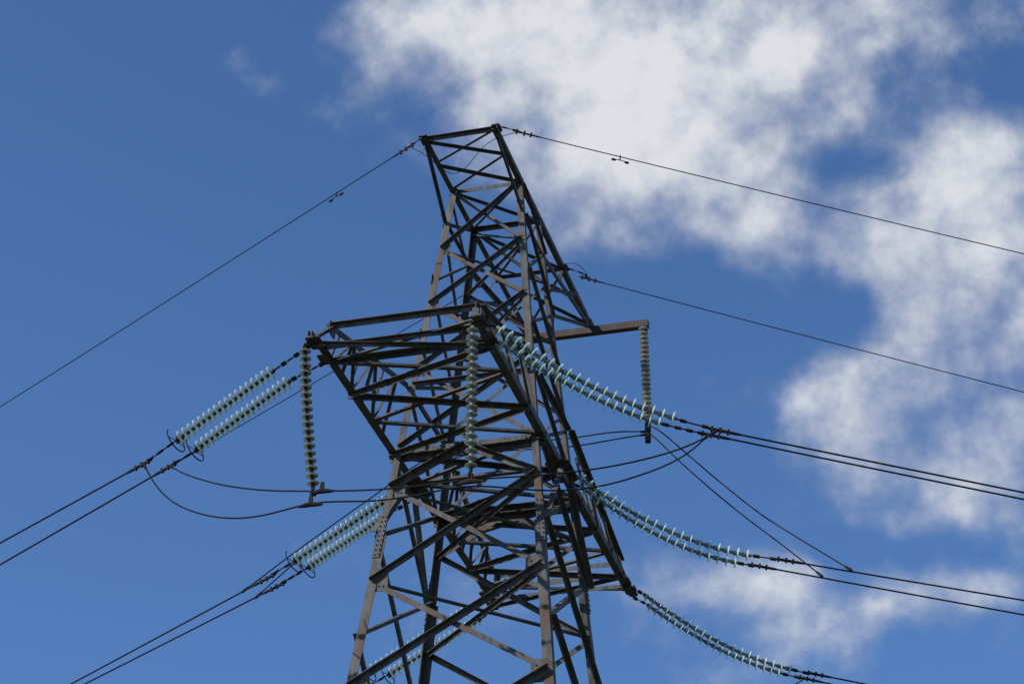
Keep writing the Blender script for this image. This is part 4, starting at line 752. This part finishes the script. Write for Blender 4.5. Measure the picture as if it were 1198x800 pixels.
for key, gm, R, lab in (('S_L', M_OLIVE, .120, 'olive insulator string hanging straight down from the left corner of the near crossarm'),
                        ('S_R', M_GREY, .120, 'grey green insulator string hanging in front of the lattice from the right crossarm corner'),
                        ('S_B', M_TAN, .122, 'dull grey insulator string hanging from the end of the beam right of the tower')):
    s_ = SUSP[key]; t = insulator_string(key, None, s_['discs'], gm, R, lab, 'hanging insulator strings', Vector(s_['top']), capm=M_HARD if key == 'S_L' else M_CAP)
    q = Vector(s_['discs'][-1]); b = Vector(s_['bot'])
    chain('link', q + Vector((0, 0, -.05)), b, t)
    bm = bmesh.new()
    if key == 'S_B':
        tube(bm, [b + Vector((0, 0, .32)), b + Vector((0, 0, -.22))], .075, 10)
    else:
        for dz, dx in ((.0, 0),) if key == 'S_R' else ((-.12, -.05), (.14, .16)):
            c = b + Vector((dx, 0, dz))
            tube(bm, [c + Vector((x, 0, -.05 + abs(x)*-.12)) for x in (-.24, -.12, 0, .12, .24)], [.024, .045, .055, .045, .024], 8)
            prism(bm, [(-.05, -.05), (.05, -.05), (.03, .14), (-.03, .14)], c + Vector((0, -.018, 0)), c + Vector((0, .018, 0)), Vector((1, 0, 0)), Vector((0, 0, 1)))
    link('weight' if key == 'S_B' else 'clamp', bm, M_HARD, t, b)
# ------------------------------------------------------------------ conductors, earth wires, jumpers
CL = {'LN_A': 'upper wire of the twin conductors leaving left from the near crossarm strings', 'LN_B': 'lower wire of the twin conductors leaving left from the near crossarm strings',
      'LM_A': 'upper wire of the twin conductors leaving lower left from the tower body strings', 'LM_B': 'lower wire of the twin conductors leaving lower left from the tower body strings',
      'LF_A': 'upper wire leaving the far crossarm strings at the bottom left of the tower legs', 'LF_B': 'lower wire leaving the far crossarm strings at the bottom left of the tower legs',
      'RN_A': 'upper wire of the twin conductors running right from the near crossarm strings', 'RN_B': 'lower wire of the twin conductors running right from the near crossarm strings',
      'RM_A': 'upper wire of the twin conductors running right from the tower body strings', 'RM_B': 'lower wire of the twin conductors running right from the tower body strings',
      'RF_A': 'upper wire running right from the far crossarm strings in the bottom corner', 'RF_B': 'lower wire running right from the far crossarm strings in the bottom corner',
      'EN_L': 'thin earth wire running down left from the near end of the tower top', 'EN_R': 'thin earth wire running right across the clouds from the near end of the tower top',
      'EF_L': 'thin earth wire passing left behind the tower and below the crossarm', 'EF_R': 'thin earth wire running right from the far part of the top arm'}
for key, c in CL.items():
    dt = COND[key]; pts = [Vector(q) for q in dt['pts']]; earth_ = key[0] == 'E'
    bm = bmesh.new(); tube(bm, pts, .0115 if earth_ else .0185, 6)
    o = link('earth_wire' if earth_ else 'conductor', bm, M_WIRE, None, pts[0])
    tag(o, c, 'wire', 'earth wires' if earth_ else 'power conductors')
    lk = [Vector(q) for q in dt['links']] + [pts[0]]
    bm = bmesh.new()
    rr = .016 if earth_ else .026
    tube(bm, lk, rr*.6, 6)
    for a, b in zip(lk, lk[1:]):
        d = b-a
        if d.length < .1: continue
        k_ = max(1, int(d.length/.22)); u = d.normalized(); e1 = u.orthogonal(); e2 = u.cross(e1)
        for i in range(k_):
            q = a + d*((i+.5)/k_)
            prism(bm, [(-rr*1.5, -rr*.7), (rr*1.5, -rr*.7), (rr*1.5, rr*.7), (-rr*1.5, rr*.7)], q-u*.065, q+u*.065, e1, e2)
    d = (pts[1]-pts[0]).normalized()
    tube(bm, [pts[0]-d*.22, pts[0]-d*.1, pts[0]+d*.35, pts[0]+d*.5], [rr*.8, rr*1.35, rr*1.2, rr*.6], 8)
    e1 = d.cross(Vector((0, 0, 1))).normalized()
    for s_ in (-.12, .05, .2): prism(bm, [(-.02, -.05), (.02, -.05), (.02, .055), (-.02, .055)], pts[0]+d*s_-e1*.03, pts[0]+d*s_+e1*.03, d, e1.cross(d))
    link('dead_end_clamp', bm, M_HARD, o, pts[0])
JL = {'JN_A': 'deeper jumper wire looping under the near crossarm past the hanging strings', 'JN_B': 'shallower jumper wire looping under the near crossarm past the hanging strings',
      'JM_A': 'upper jumper wire climbing from the left behind the tower to the hanging weight', 'JM_B': 'lower jumper wire climbing from the left behind the tower to the hanging weight',
      'JM_C': 'left of two jumper wires slanting down right from the hanging weight', 'JM_D': 'right of two jumper wires slanting down right from the hanging weight',
      'JF_A': 'jumper wire looping below the far crossarm', 'BN': 'thin bonding wire looped under the near end of the tower top', 'BF': 'thin short bonding wire at the far earth wire clamp'}
for key, c in JL.items():
    pts = [Vector(q) for q in JUMP[key]]; thin = key[0] == 'B'
    bm = bmesh.new(); tube(bm, pts, .008 if thin else .017, 6)
    if not thin and key != 'JF_A':
        for e_, f_ in ((pts[0], pts[1]), (pts[-1], pts[-2])):
            d = (f_-e_).normalized(); tube(bm, [e_ - d*.05, e_ - d*.02, e_ + d*.16, e_ + d*.2], [.02, .034, .03, .018], 7)
    tag(link('bonding_wire' if thin else 'jumper_wire', bm, M_WIRE, None, pts[0]), c, 'wire', 'bonding wires' if thin else 'jumper wires')
# vibration dampers on the near earth wires
for key, dist, lab in (('EN_L', 2.0, 'small dumbbell damper hanging on the earth wire left of the tower top'), ('EN_R', 2.25, 'small dumbbell damper hanging on the earth wire right of the tower top')):
    pts = [Vector(q) for q in COND[key]['pts']]; acc_ = 0
    for a, b in zip(pts, pts[1:]):
        L_ = (b-a).length
        if acc_ + L_ > dist: c = a + (b-a)*((dist-acc_)/L_); d = (b-a).normalized(); break
        acc_ += L_
    dn = Vector((0, 0, -1)); t = empty('vibration_damper', c, lab, 'damper', 'vibration dampers')
    bm = bmesh.new(); tube(bm, [c + Vector((0, 0, .04)), c + dn*.10], .014, 6); link('clamp', bm, M_HARD, t, c)
    bm = bmesh.new(); tube(bm, [c + dn*.09 + d*x + dn*(abs(x)*.1) for x in (-.15, -.07, 0, .07, .15)], .010, 6); link('cable', bm, M_HARD, t, c)
    for s_ in (-1, 1):
        q = c + dn*.115 + d*.15*s_; bm = bmesh.new(); tube(bm, [q - d*.05, q - d*.035, q + d*.035, q + d*.05], [.018, .028, .028, .018], 8); link('weight', bm, M_HARD, t, q)
for o in SC.objects:
    if '_w' in o: del o['_w']
